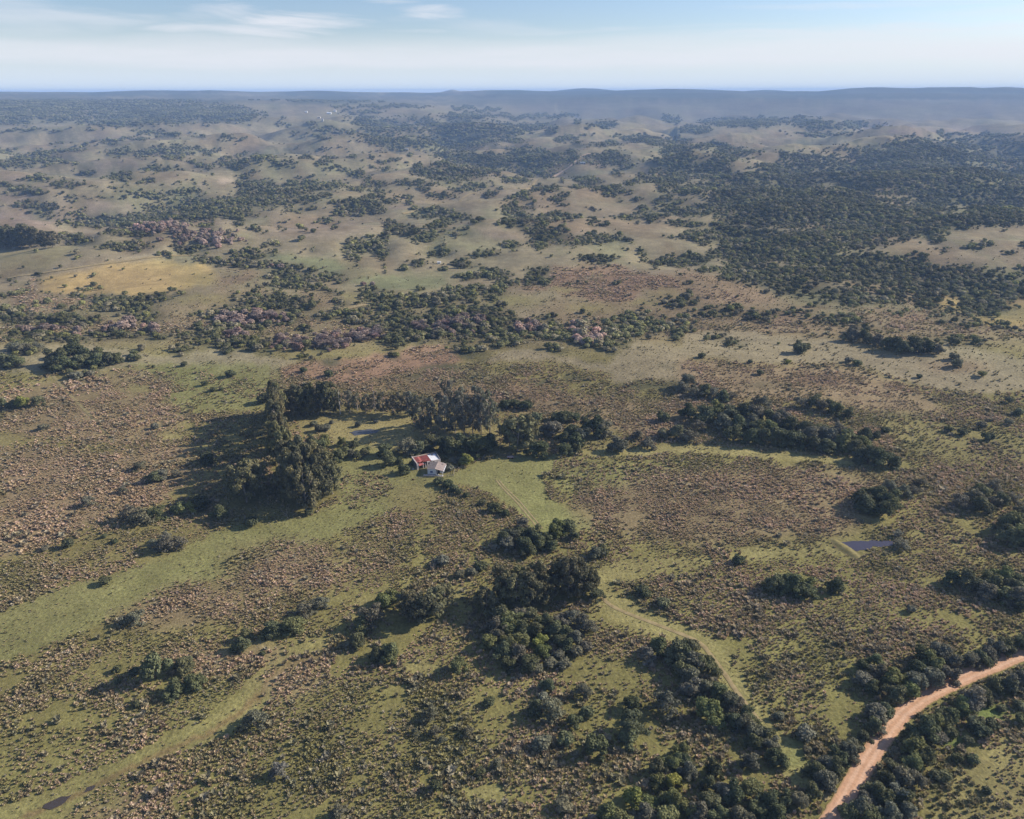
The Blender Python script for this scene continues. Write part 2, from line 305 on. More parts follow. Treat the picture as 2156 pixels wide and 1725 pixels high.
 ('B3', .45, [(1700,1590,150,36),(1850,1620,80,28),(2040,1650,70,28),(700,1560,200,30),(1350,1550,150,20)]),
 ('B6', .45, [(370,215,60,25),(1700,190,130,36),(1850,200,90,25),(500,470,120,30),(260,180,60,25),(1250,660,160,25),(1480,660,120,15),(1450,870,80,30),(1720,740,60,20)]),
]
for c, d, lst in WOODS:
    s = CROPS[c][2]/KS
    for (x, y, rx, ry) in lst:
        a, b = cpx(c, x, y); RX, RY = rx*s, ry*s
        i0, i1 = int((a-1.7*RX-MX0)/MS), int((a+1.6*RX-MX0)/MS)+2; j0, j1 = int((b-1.6*RY-MY0)/MS), int((b+1.6*RY-MY0)/MS)+2
        i0, j0 = max(i0, 0), max(j0, 0)
        sub = np.s_[j0:j1, i0:i1]
        q = np.sqrt(((gx[sub]-a)/RX)**2+((gy[sub]-b)/max(RY, 1.2))**2)
        wood[sub] = np.maximum(wood[sub], d*np.clip(1.42-.95*q, 0, 1))
POLYW = [
 ('A1', .95, [(-1500,150),(0,150),(500,160),(1000,170),(1500,185),(1750,205),(2150,225),(2156,330),(1800,330),(1500,345),(1000,370),(850,375),(600,330),(400,325),(100,355),(0,360),(-1500,380)]),
 ('A2', .85, [(1100,300),(1250,290),(1550,320),(1700,400),(1700,450),(1850,480),(2156,480),(2156,600),(1900,610),(1650,560),(1450,520),(1250,515),(1180,480),(1250,430),(1180,370)]),
 ('A2', .85, [(1560,330),(1800,300),(2156,270),(2156,480),(1850,440)]),
 ('A3', .88, [(0,330),(250,300),(560,370),(800,380),(850,420),(600,430),(560,500),(430,520),(200,580),(0,620)]),
 ('B3', .9, [(280,770),(460,640),(640,640),(620,560),(900,540),(1250,520),(1300,490),(1480,450),(1650,480),(2156,470),(2900,470),(2900,1020),(2156,1020),(1900,1010),(1650,1060),(1500,1090),(1350,1090),(1080,1190),(1350,1180),(1500,1190),(1600,1270),(2156,1280),(2900,1280),(2900,1470),(2156,1470),(1900,1480),(1700,1450),(1500,1480),(1200,1500),(950,1530),(800,1490),(640,1450),(480,1380),(250,1340),(300,1200),(150,1040),(280,960),(180,900)]),
]
for c, d, pts in POLYW:
    wood = np.maximum(wood, d*blur(blur(PL(c, *pts), 7), 7)*np.clip(.95+.75*fbm(gx/130, gy/26, 231, 4, .6), .25, 1.05)).astype(np.float32)
for c, lst in (('A1', [(690,240,60,7),(960,175,40,8),(280,275,30,7),(180,290,60,7),(640,315,50,7),(800,330,80,9)]), ('A2', [(1650,360,70,18),(1800,385,100,10),(300,180,160,14),(900,315,70,14)]),
               ('B3', [(530,600,80,26),(480,680,50,9),(1700,935,70,12),(1430,995,50,10),(1330,970,60,7),(900,750,60,9),(560,460,120,16),(400,490,60,14),(1000,550,120,10),(1290,530,60,10),(1870,540,70,10),(700,420,60,12)])):
    for e in lst: wood *= 1-np.clip(1.2*EL(c, *e), 0, 1)
for c, lst in (('A1', [(1350,1230,200,40),(1700,1310,300,60),(1400,1180,100,20)]), ('A4', [(370,740,190,25),(1000,720,130,35),(1200,740,130,25),(1980,660,150,35),(1940,780,100,30),(680,740,120,36)]),
               ('A5', [(170,665,120,35),(400,645,150,40),(140,785,100,30),(600,850,130,50),(700,880,80,40),(950,850,150,60),(1240,780,160,50),(1720,720,110,40),(1900,720,60,60),(2020,660,70,50),(2100,700,60,70),(520,230,60,14),(1250,370,70,14)]),
               ('A6', [(210,680,80,50),(350,670,80,50),(110,730,60,40),(830,740,130,40),(1200,740,70,40),(1310,810,100,50)])):
    for e in lst: pinkw = np.maximum(pinkw, .95*EL(c, *e))

# --- ground cover
paint(PL('A5', (300,100),(600,110),(1100,160),(1450,290),(1900,300),(1950,380),(1500,420),(1150,350),(950,270),(700,190),(450,160)), G_WET, .05, a=.9)
for e in ((900,1050,450,50),(200,1150,380,80),(250,960,400,30),(150,790,250,14),(1050,690,200,30)): paint(EL('A1', *e), G_PINK, a=.9)
for e in ((900,1250,500,60),(1600,1050,150,30),(600,1020,200,15)): paint(EL('A2', *e), G_PINK, a=.7)
for e in ((500,1280,260,60),(1270,1240,120,40),(450,560,200,40)): paint(EL('A3', *e), G_PINK, a=.5)
for e in ((1350,400,350,28),(1750,420,500,25)): paint(EL('B3', *e), G_PINK, a=.9)
for e in ((300,250,400,40),(900,450,600,40)): paint(EL('A1', *e), G_PINK, a=.35, soft=8)
for e in ((1500,1000,250,40),(1100,700,150,20)): paint(EL('A3', *e), G_WET, a=.35)
for e in ((800,690,600,50),(350,750,300,40)): paint(EL('A2', *e), G_WET, a=.3)
paint(EL('A3', 920,335,90,20), G_YELLOW, a=.7); paint(EL('A3', 1700,380,180,22), G_YELLOW, a=.8); paint(EL('A3', 1330,360,70,20), G_YELLOW, a=.7)
paint(PL('A4', (0,80),(500,60),(650,40),(560,120),(400,230),(0,300)), G_YELLOW, a=.45)
paint(PL('A4', (340,430),(350,300),(700,250),(900,190),(1300,160),(1700,190),(1950,320),(1500,400),(1250,450),(900,440)), G_FIELD, .02, a=.85, soft=5)
paint(EL('A4', 1100,330,420,110), G_FIELD*np.array([1.0, .98, 1.1]), a=.6)
field_m = blur(EL('A4', 1100,320,620,130), 4)
paint(EL('A4', 1650,330,200,60), G_OLIVE, a=.5)
paint(PL('A4', (100,380),(330,300),(330,450),(800,450),(780,560),(500,600),(250,650),(100,500)), G_SCRUB, .4, .8)
paint(EL('A4', 1700,480,280,35), G_YELLOW, a=.8)
paint(PL('A5', (0,220),(380,230),(450,330),(400,440),(0,420)), G_SCRUB, .25, .9)
paint(PL('A5', (650,400),(1000,450),(980,550),(860,560),(700,440)), G_SCRUB, .3, .6)
paint(EL('A5', 1130,460,70,30), G_YELLOW, a=.9)
paint(PL('A6', (1000,220),(1550,190),(1700,260),(2050,300),(2140,400),(1950,420),(1800,390),(1650,520),(1400,500),(1150,460),(950,400),(740,410),(760,360),(1000,370)), (G_RUST*.65+G_SCRUB*.35), .5, 1.0)
for e in ((650,490,230,45),(1110,405,130,24),(1340,560,190,42),(1990,430,170,40),(1750,510,180,20),(1380,270,60,10)): paint(EL('A6', *e), G_YELLOW*.95, .03, a=.9)
paint(EL('A6', 750,620,200,60), G_TAN, .05, a=.7)
paint(PL('B3', (0,1260),(250,1320),(480,1400),(630,1470),(500,1500),(200,1500),(0,1420)), G_SCRUB*1.15, .3, .9)
paint(PL('B3', (600,1560),(900,1470),(1000,1500),(800,1560),(620,1620)), G_RUST*.7+G_SCRUB*.3, .3, 1)
paint(EL('B3', 1350,1560,250,40), G_RUST*.5+G_SCRUB*.5, .4, 1)
paint(PL('B3', (1500,1480),(1650,1420),(1800,1440),(1960,1480),(2156,1440),(2156,1640),(1950,1640),(1800,1570)), G_FIELD*.8, .02, a=.9)
paint(PL('B3', (1600,1080),(1900,1030),(2400,1040),(2400,1280),(1650,1270),(1540,1180)), G_TAN*.9, .05, a=.8)
# hillside right of the creek
paint(PL('A6', (430,1000),(560,930),(720,900),(900,915),(1100,960),(1280,990),(1450,1020),(1640,860),(1760,830),(1900,850),(2156,900),(2156,1180),(1800,1150),(1500,1200),(1480,1080),(1250,1060),(1000,980),(880,1000),(600,1000)), G_TAN, .06, a=.92)
paint(PL('B6', (0,280),(60,140),(400,130),(700,170),(1000,190),(1300,280),(1450,200),(1700,200),(2400,360),(2400,480),(1900,520),(1500,470),(1100,340),(500,330)), G_TAN*1.05, .06, a=.95)
paint(PL('B6', (0,300),(500,340),(1100,350),(1500,500),(1700,640),(1300,640),(900,560),(400,560),(0,480)), G_SCRUB*1.15, .4, .85, a=.9, soft=8)
paint(EL('B6', 900,440,180,40), G_RUST*.6, .5, 1, a=.7)
paint(EL('B6', 1750,350,200,40), G_RUST*.5+G_SCRUB*.5, .4, 1, a=.6)
paint(PL('B6', (1150,640),(1700,680),(2100,800),(2400,800),(2400,950),(1700,930),(1400,880)), G_YELLOW*.9, .35, .3, a=.85, soft=6)
# rust sedge by the creek
paint(PL('A5', (520,1040),(800,1000),(1200,960),(1600,900),(1900,880),(2080,1000),(1850,1050),(1500,1100),(1200,1190),(900,1160),(560,1130)), G_RUST, .35, 1.0)
paint(EL('A5', 1780,950,200,60), G_RUST*1.1, .5, 1.0); paint(EL('A5', 1050,1150,140,45), G_RUST*1.1, .3, 1)
paint(PL('B5', (0,480),(500,380),(900,380),(1150,520),(1600,560),(2156,560),(2156,820),(1600,740),(1100,640),(900,580),(500,520)), G_SCRUB*1.05, .8, .75, a=.8, soft=8)
paint(EL('B5', 1000,500,260,50), G_RUST*.6+G_SCRUB*.4, .8, 1.0, a=.7)
paint(EL('B5', 700,420,250,50), G_WET, .8, .2, a=.6)
# left crest and slopes
paint(PL('A4', (-200,900),(100,870),(300,860),(650,850),(950,900),(1400,960),(1700,910),(1900,900),(2156,940),(2156,1050),(1800,1060),(1200,1010),(900,1090),(400,1110),(-200,1090)), G_TAN*1.05, .03, a=.95)
paint(PL('A5', (0,930),(180,930),(700,990),(500,1060),(480,1130),(0,1120)), G_TAN*1.08, .04, a=.95)
paint(PL('B4', (780,340),(1700,330),(1720,400),(1650,620),(1200,650),(1020,560),(1060,480),(900,400)), G_LAWN, .22, .3, a=.85, soft=6)
paint(PL('B4', (0,380),(800,360),(780,420),(400,440),(0,520)), G_OLIVE, .3, .4, a=.6)
paint(PL('B4', (0,520),(300,440),(900,360),(1050,440),(1000,560),(1150,680),(1000,830),(600,820),(200,800),(0,760)), G_SCRUB*1.1, .75, 1.0, a=.65, soft=8)
for e in ((880,490,110,28),(1090,790,90,22),(30,800,60,40)): paint(EL('B4', *e), G_YELLOW, .05, a=.9)
paint(EL('B4', 1080,875,110,24), G_RUST*.7+G_TAN*.3, .1, 1, a=.8)
paint(PL('B4', (0,860),(600,900),(1100,860),(1200,1020),(1000,1200),(600,1320),(300,1450),(0,1560)), G_SCRUB*1.12, .9, .95, a=.8, soft=8)
# open interior of the farm grove
paint(PL('N', (615,885),(700,868),(880,866),(880,930),(840,950),(780,945),(700,925),(640,915)), G_YELLOW*1.05, .06, .6, a=.95)
paint(PL('N', (700,930),(860,950),(880,985),(940,1010),(930,1040),(860,1060),(720,1120),(500,1210),(330,1250),(180,1330),(0,1400),(-300,1450),(-300,1330),(0,1290),(120,1240),(300,1190),(480,1110),(640,1090),(720,1050),(690,990)), G_LAWN, .10, .2, a=.95, soft=6)
paint(EL('N', 880,1050,60,30), G_YELLOW, .06, .6, a=.8)
for e in ((770,1025,55,26),(740,1055,40,14)): paint(EL('N', *e), None, .75, .7, a=.8)
paint(PL('N', (925,1012),(1000,975),(1100,955),(1185,960),(1145,1005),(1160,1055),(1230,1085),(1262,1112),(1200,1125),(1130,1120),(1085,1070),(1010,1030)), G_LAWN*.98, .03, .2, a=1, soft=3)
paint(PL('N', (1160,960),(1300,975),(1460,975),(1450,1010),(1300,1040),(1180,1040),(1150,1010)), G_LAWN*.92, .45, .2, a=.7, soft=10)
paint(PL('N', (1180,950),(1480,935),(1880,975),(1900,990),(1500,955),(1250,962)), G_YELLOW*1.1, .05, .3, a=.95, soft=2)
paint(PL('N', (900,880),(1100,900),(1300,925),(1300,945),(1100,950),(950,950),(860,930)), G_YELLOW*.85, .15, .5, a=.8)
paint(PL('N', (1250,1205),(1300,1182),(1450,1172),(1600,1152),(1740,1140),(1790,1165),(1600,1180),(1420,1200),(1290,1225),(1262,1222)), G_YELLOW*.95, .28, .6, a=.95, soft=3)
paint(EL('N', 1300,1215,45,10), G_YELLOW, .02, a=.9, soft=2)
paint(PL('N', (1400,990),(1750,985),(1900,1010),(1800,1120),(1500,1150),(1250,1120),(1200,1060),(1300,1020)), G_SCRUB, 1.0, 1.0, a=.8, soft=16)
paint(PL('N', (1300,1230),(1700,1190),(2000,1240),(2050,1330),(1700,1350),(1520,1370),(1400,1310)), None, 1.0, .9, a=.8, soft=10)
paint(PL('N', (1540,1380),(1800,1380),(1850,1450),(1800,1560),(1700,1600),(1560,1450)), G_OLIVE, .95, .15, a=.9, soft=10)
# valley meadow at lower left
paint(PL('N', (-200,1760),(0,1700),(110,1662),(265,1592),(440,1508),(490,1462),(540,1410),(640,1345),(680,1340),(695,1362),(605,1430),(560,1488),(475,1555),(325,1600),(215,1650),(120,1740),(-200,1900)), np.array([.225,.192,.080]), .07, .6, a=.97, soft=4)
paint(PL('N', (0,1420),(130,1410),(260,1440),(250,1560),(0,1680)), None, .85, .4, a=.7, soft=10)
paint(PL('N', (0,1540),(120,1560),(250,1560),(100,1640),(0,1690)), None, .45, .4, a=.8, soft=10)
paint(stroke_mask([(672,1384),(610,1398),(570,1432),(520,1490),(440,1545),(340,1588),(250,1628),(170,1672),(60,1718)], 8), G_BROWN*1.1, .0, a=.9, soft=2)
paint(stroke_mask([(700,1370),(650,1400),(600,1440)], 20), G_TRACK*.85, .05, a=.6, soft=6)
for e in ((420,1395,90,30),(540,1375,60,24),(330,1300,80,30),(600,1200,110,55),(430,1270,100,40),(250,1715,90,20),(620,1440,70,35),(300,1680,60,20)): paint(EL('N', *e), G_SCRUB*1.1, 1.0, 1.0, a=.7, soft=4)
paint(PL('N', (560,1500),(700,1440),(950,1470),(1000,1600),(900,1725),(350,1725),(420,1600)), G_OLIVE*.95, 1.0, .1, a=.9, soft=10)
paint(PL('N', (1020,1560),(1250,1560),(1330,1660),(1200,1725),(1050,1725)), None, 1.0, .35, a=.9, soft=8)
for e in ((1060,1440,110,40),(740,1400,120,25),(1000,1380,150,20),(900,1660,60,20),(1090,1560,40,18)): paint(EL('N', *e), None, .95, 1.0, a=.9, soft=4)
for e in ((880,1405,40,14),(1030,1670,50,16),(780,1300,70,18),(950,1245,30,14),(780,1270,40,12)): paint(EL('N', *e), G_YELLOW*.9, .12, .5, a=.9, soft=3)
# verges of the track and of the dirt road
paint(stroke_mask([(1258,1235),(1300,1285),(1380,1318),(1470,1352),(1515,1400),(1560,1468),(1610,1540),(1660,1600),(1690,1640)], 36), G_YELLOW*1.05, .05, .2, a=.97, soft=3)
paint(EL('N', 1680,1590,30,34), G_LAWN, .03, a=.95, soft=3)
paint(stroke_mask([(1740,1725),(1830,1575),(1920,1475),(2030,1415),(2156,1365)], 44), G_OLIVE, .25, .2, a=.8, soft=4)
paint(EL('N', 2080,1500,45,18), np.array([.155,.185,.06]), .02, a=1, soft=2); paint(EL('N', 2010,1560,26,16), np.array([.155,.185,.06]), .02, a=.9, soft=2)
paint(PL('N', (1990,1640),(2100,1560),(2300,1520),(2300,1800),(1940,1800)), G_YELLOW*.98, .40, .7, a=.9, soft=6)
# bare pale spots
for c, lst in (('A1', [(690,242,60,5),(960,175,36,7),(640,317,50,5),(800,333,80,6),(280,275,30,5),(1455,825,60,14),(1660,845,60,10),(1840,655,30,9)]), ('A2', [(60,650,45,12),(60,830,50,16),(470,620,40,10),(900,322,40,10)]), ('A4', [(290,362,32,10),(430,465,60,7)])):
    for e in lst: paint(EL(c, *e), G_BARE, .0, a=.75, soft=1)
# far country: wooded ridges and paler plains between them
G_FOREST = np.array([.05,.058,.034])
fn = fbm(gx/150, gy/7, 201, 3); fn2 = fbm(gx/60, gy/4, 207, 3)
farwood = (np.clip(.80+1.0*fn+.4*fn2, 0, 1)*(gy < 222)).astype(np.float32)
paint(farwood, G_FOREST, a=.9, soft=1)
paint((sstep(930, 1100, gx)*(gy < 214)*sstep(214, 208, gy)).astype(np.float32), G_FOREST, a=.75, soft=1)
paint((np.clip(.15+1.3*fn2+.6*fn, 0, 1)*(gy >= 222)*sstep(290, 240, gy)).astype(np.float32), G_FOREST*1.15, a=.55, soft=1)
paint((sstep(900, 1150, gx)*sstep(206, 212, gy)*sstep(275, 240, gy)).astype(np.float32), np.array([.125,.112,.085]), a=.7, soft=2)
# woodland floor
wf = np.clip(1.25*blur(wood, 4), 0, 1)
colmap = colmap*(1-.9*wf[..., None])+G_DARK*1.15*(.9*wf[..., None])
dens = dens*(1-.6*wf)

def sample(m, px, py):
    i = np.clip((px-MX0)/MS, 0, MW-1.001); j = np.clip((py-MY0)/MS, 0, MH-1.001)
    i0 = i.astype(int); j0 = j.astype(int); a = i-i0; b = j-j0
    if m.ndim == 3: a = a[:, None]; b = b[:, None]
    return (m[j0, i0]*(1-a)+m[j0, i0+1]*a)*(1-b)+(m[j0+1, i0]*(1-a)+m[j0+1, i0+1]*a)*b
def warped(x, y, z, k=1.0):
    px, py, zc = proj(x, y, z)
    s = zc/F0
    n1 = fbm(x/(26*s), y/(26*s*3), 41, 3); n2 = fbm(x/(26*s), y/(26*s*3), 77, 3)
    return px+9*k*n1, py+4.5*k*n2

# ------------------------------------------------------------------ materials
def new_mat(name):
    m = bpy.data.materials.new(name); m.use_nodes = True
    t = m.node_tree; b = t.nodes['Principled BSDF']; b.inputs['Roughness'].default_value = .85
    if 'Specular IOR Level' in b.inputs: b.inputs['Specular IOR Level'].default_value = .15
    return m, t, b
def tex_noise(t, scale, detail=4, rough=.55, vec=None):
    n = N(t, 'ShaderNodeTexNoise'); n.inputs['Scale'].default_value = scale; n.inputs['Detail'].default_value = detail; n.inputs['Roughness'].default_value = rough
    if vec is not None: t.links.new(vec, n.inputs[0])
    return n.outputs[0]
def ramp(t, fac, a, b, lo, hi):
    n = N(t, 'ShaderNodeMapRange'); t.links.new(fac, n.inputs[0])
    n.inputs[1].default_value = a; n.inputs[2].default_value = b; n.inputs[3].default_value = lo; n.inputs[4].default_value = hi
    return n.outputs[0]
def scale_col(t, colr, fac):
    n = N(t, 'ShaderNodeVectorMath'); n.operation = 'SCALE'; t.links.new(colr, n.inputs[0]); t.links.new(fac, n.inputs[3]); return n.outputs[0]
def plain(name, colr, rough=.85, var=.25, sc=2.0, spec=.15, bump=0):
    m, t, b = new_mat(name); b.inputs['Roughness'].default_value = rough
    b.inputs['Specular IOR Level'].default_value = spec
    geo = N(t, 'ShaderNodeTexCoord'); n = tex_noise(t, sc, 6, .6, geo.outputs['Object'])
    rgb = N(t, 'ShaderNodeRGB'); rgb.outputs[0].default_value = (*colr, 1)
    t.links.new(scale_col(t, rgb.outputs[0], ramp(t, n, .3, .7, 1-var, 1+var)), b.inputs['Base Color'])
    if bump:
        bn = N(t, 'ShaderNodeBump'); bn.inputs['Strength'].default_value = bump; t.links.new(n, bn.inputs['Height']); t.links.new(bn.outputs[0], b.inputs['Normal'])
    return m

mg, t, b = new_mat('pasture_and_scrub_ground')
at = N(t, 'ShaderNodeAttribute'); at.attribute_name = 'cover'
geo = N(t, 'ShaderNodeNewGeometry'); pos = geo.outputs['Position']
na = tex_noise(t, .9, 5, .65, pos); nb = tex_noise(t, .09, 5, .6, pos); nc = tex_noise(t, .011, 4, .55, pos); nd = tex_noise(t, .35, 3, .6, pos)
f = math_n(t, 'MULTIPLY', ramp(t, na, .3, .7, .62, 1.38), ramp(t, nb, .3, .7, .80, 1.20))
f = math_n(t, 'MULTIPLY', f, ramp(t, nc, .3, .7, .88, 1.12))
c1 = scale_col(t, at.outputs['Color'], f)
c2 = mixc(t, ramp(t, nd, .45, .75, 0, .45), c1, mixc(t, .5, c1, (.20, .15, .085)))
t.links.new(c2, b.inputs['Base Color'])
bn = N(t, 'ShaderNodeBump'); bn.inputs['Strength'].default_value = .55; bn.inputs['Distance'].default_value = .45
t.links.new(math_n(t, 'ADD', na, nd), bn.inputs['Height']); t.links.new(bn.outputs[0], b.inputs['Normal'])
b.inputs['Roughness'].default_value = .95; b.inputs['Specular IOR Level'].default_value = .05

def foliage(name, inst=False, var=.35, hue=(.10, .10, .03), nsc=.45):
    m, t, b = new_mat(name)
    if inst:
        a = N(t, 'ShaderNodeAttribute'); a.attribute_type = 'INSTANCER'; a.attribute_name = 'tint'; base = a.outputs['Color']
        rnd = N(t, 'ShaderNodeObjectInfo').outputs['Random']
    else:
        oi = N(t, 'ShaderNodeObjectInfo'); base = oi.outputs['Color']; rnd = oi.outputs['Random']
    g = N(t, 'ShaderNodeNewGeometry')
    n = tex_noise(t, nsc, 4, .6, g.outputs['Position']); n2 = tex_noise(t, 2.3, 2, .6, g.outputs['Position'])
    f = math_n(t, 'MULTIPLY', ramp(t, n, .3, .7, 1-var, 1+var), ramp(t, n2, .25, .75, .7, 1.35))
    if inst: f = math_n(t, 'MULTIPLY', f, ramp(t, rnd, 0, 1, .82, 1.18))
    c = scale_col(t, base, f)
    c = mixc(t, ramp(t, n2, .45, .8, 0, .35), c, hue)
    t.links.new(c, b.inputs['Base Color']); b.inputs['Roughness'].default_value = .75; b.inputs['Specular IOR Level'].default_value = .12
    tr = N(t, 'ShaderNodeBsdfTranslucent'); t.links.new(c, tr.inputs[0])
    mx = N(t, 'ShaderNodeMixShader'); mx.inputs[0].default_value = .25
    t.links.new(b.outputs[0], mx.inputs[1]); t.links.new(tr.outputs[0], mx.inputs[2])
    t.links.new(mx.outputs[0], t.nodes['Material Output'].inputs[0])
    return m
M_LEAF = foliage('evergreen_leaves'); M_LEAF_I = foliage('woodland_leaves', True)
M_EUC = foliage('eucalyptus_leaves', hue=(.12, .105, .06))
M_TWIG = foliage('bare_twigs', hue=(.25, .19, .165), var=.2); M_TWIG_I = foliage('bare_twigs_far', True, hue=(.25, .19, .165), var=.2)
M_TUFT = foliage('scrub_tufts', True, var=.22, hue=(.17, .13, .07), nsc=.12)
M_BARK = plain('grey_bark', (.16, .125, .10), .9, .3, 4, bump=.3); M_PALE = plain('pale_bark', (.36, .31, .27), .85, .25, 3)
M_ROAD = plain('dirt_road', (.55, .33, .205), .95, .14, .35, .05); 
def road_mat():
    m, t, b = new_mat('dirt_road_ruts'); b.inputs['Roughness'].default_value = .95; b.inputs['Specular IOR Level'].default_value = .04
    a = N(t, 'ShaderNodeAttribute'); a.attribute_name = 'across'; x = a.outputs['Fac']
    g = N(t, 'ShaderNodeNewGeometry'); n1_ = tex_noise(t, .25, 6, .65, g.outputs['Position']); n2_ = tex_noise(t, 1.4, 5, .65, g.outputs['Position'])
    xw = math_n(t, 'ADD', x, math_n(t, 'MULTIPLY', math_n(t, 'SUBTRACT', n1_, .5), .22))
    def bump_at(c, w):
        q = math_n(t, 'DIVIDE', math_n(t, 'SUBTRACT', xw, c), w); return math_n(t, 'SUBTRACT', 1.0, math_n(t, 'MULTIPLY', q, q), clamp=True)
    ruts = math_n(t, 'MAXIMUM', bump_at(.32, .12), bump_at(.66, .12))
    c = mixc(t, math_n(t, 'MULTIPLY', ruts, .6), (.54, .325, .205), (.68, .46, .32))
    edge = math_n(t, 'ABSOLUTE', math_n(t, 'SUBTRACT', math_n(t, 'ADD', x, math_n(t, 'MULTIPLY', math_n(t, 'SUBTRACT', n2_, .5), .25)), .5))
    c = mixc(t, ramp(t, edge, .40, .50, 0, 1), c, (.30, .215, .10))
    c = scale_col(t, c, ramp(t, n2_, .3, .7, .82, 1.16)); c = scale_col(t, c, ramp(t, n1_, .3, .7, .86, 1.12))
    t.links.new(c, b.inputs['Base Color'])
    bn = N(t, 'ShaderNodeBump'); bn.inputs['Strength'].default_value = .5; bn.inputs['Distance'].default_value = .15; t.links.new(n2_, bn.inputs['Height']); t.links.new(bn.outputs[0], b.inputs['Normal'])
    return m
M_ROAD = road_mat()
M_TRK = plain('track_earth', (.31, .245, .13), .95, .25, .5, .05)

# ------------------------------------------------------------------ object helpers
def tag(o, label=None, cat=None, group=None, kind=None):
    if label: o['label'] = label
    if cat: o['category'] = cat
    if group: o['group'] = group
    if kind: o['kind'] = kind
    return o
def link(name, data, parent=None, mat=None):
    o = bpy.data.objects.new(name, data); COL.objects.link(o)
    if parent is not None: o.parent = parent
    if mat is not None and data is not None and hasattr(data, 'materials') and len(data.materials) == 0: data.materials.append(mat)
    return o
def empty(name, loc, rz=0):
    o = bpy.data.objects.new(name, None); COL.objects.link(o); o.location = loc; o.rotation_euler = (0, 0, rz); o.empty_display_size = .3
    return o
def mesh_np(name, v, f, smooth=False, mat=None):
    me = bpy.data.meshes.new(name)
    v = np.asarray(v, np.float32); 
    if isinstance(f, np.ndarray):
        k = f.shape[1]; n = len(f)
        me.vertices.add(len(v)); me.vertices.foreach_set('co', v.ravel())
        me.loops.add(n*k); me.loops.foreach_set('vertex_index', f.astype(np.int32).ravel())
        me.polygons.add(n); me.polygons.foreach_set('loop_start', np.arange(0, n*k, k, dtype=np.int32))
        if smooth: me.polygons.foreach_set('use_smooth', np.ones(n, bool))
        me.update(calc_edges=True)
    else:
        me.from_pydata([tuple(p) for p in v], [], f); me.update()
    if mat: me.materials.append(mat)
    return me

# ------------------------------------------------------------------ terrain
ys = np.concatenate([np.arange(1900, 330, -3.2), np.arange(330, 240, -1.6), np.arange(240, 201, -.62)])
rr = HC/np.tan(PITCH+np.arctan((ys-H0/2)/F0))
rr = rr[rr < 13900]
rr = np.concatenate([[.0], np.array([.25, .5, .75])*rr[0], rr, [14000]])
_dense = np.arange(-49, 49.01, .115); NDENSE = len(_dense)
th = np.concatenate([_dense, np.linspace(53, 307, 46)])*math.pi/180
RR, TH = np.meshgrid(rr, th, indexing='ij')
TX = RR*np.sin(TH); TY = RR*np.cos(TH)
TZ = height(TX.ravel(), TY.ravel()).reshape(TX.shape)
# gullies lie where the woods are
_px, _py, _zc = proj(TX.ravel(), np.maximum(TY.ravel(), 1), TZ.ravel())
_carve = sample(blur(blur(wood, 9), 9), _px, _py).reshape(TX.shape)*9.0*sstep(520, 900, RR)*(TY > 50)*sstep(3600, 2600, RR)
TZ = TZ-_carve
nr, nt = TX.shape
idx = np.arange(nr*nt).reshape(nr, nt)
q = np.stack([idx[:-1, :], idx[1:, :], np.roll(idx, -1, 1)[1:, :], np.roll(idx, -1, 1)[:-1, :]], -1).reshape(-1, 4)[:, ::-1]
verts = np.stack([TX.ravel(), TY.ravel(), TZ.ravel()], 1)
me = mesh_np('ground', verts, q.copy(), True, mg)
px, py = warped(verts[:, 0], verts[:, 1], verts[:, 2])
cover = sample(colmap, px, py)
ok = (verts[:, 1] > 20)
v1 = fbm(verts[:, 0]/75, verts[:, 1]/75, 51, 3); v2 = fbm(verts[:, 0]/300, verts[:, 1]/300, 61, 3)
cover = cover*(1+(.13*v1*sstep(4200, 2800, np.hypot(verts[:, 0], verts[:, 1])))[:, None]+.10*v2[:, None])
v3 = fbm(verts[:, 0]/95, verts[:, 1]/130, 71, 4, .6); rv = np.hypot(verts[:, 0], verts[:, 1])
v4 = fbm(verts[:, 0]/38, verts[:, 1]/55, 73, 3, .6); near = sstep(4200, 2800, rv)
fm = (sstep(.05, .5, v4+.5*v3)*sstep(1300, 2300, rv)*.62*near)[:, None]
cover = cover*(1-fm)+np.array([.085,.085,.05])*fm
nofield = (1-np.clip(sample(field_m, px, py)*1.3, 0, 1))
sc = (sstep(.12, .55, v3)*sstep(480, 750, rv)*.55*nofield*near)[:, None]
cover = cover*(1-sc)+G_SCRUB*.95*sc
gr = (sstep(.15, .6, -v3)*sstep(480, 750, rv)*.4*nofield*near)[:, None]
cover = cover*(1-gr)+G_WET*1.05*gr
mix_w = np.clip(.5*v2+.15, 0, .5)[:, None]
cover = cover*(1-mix_w)+(cover*np.array([.92, 1.06, .9]))*mix_w
cover = np.where(ok[:, None], cover, G_OLIVE)
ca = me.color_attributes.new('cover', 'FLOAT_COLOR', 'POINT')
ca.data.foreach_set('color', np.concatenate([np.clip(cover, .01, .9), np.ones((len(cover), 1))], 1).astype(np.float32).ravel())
ground = link('ground', me); tag(ground, 'rolling grass and scrub ground reaching to the hills', None, None, 'structure')

height = hgrid

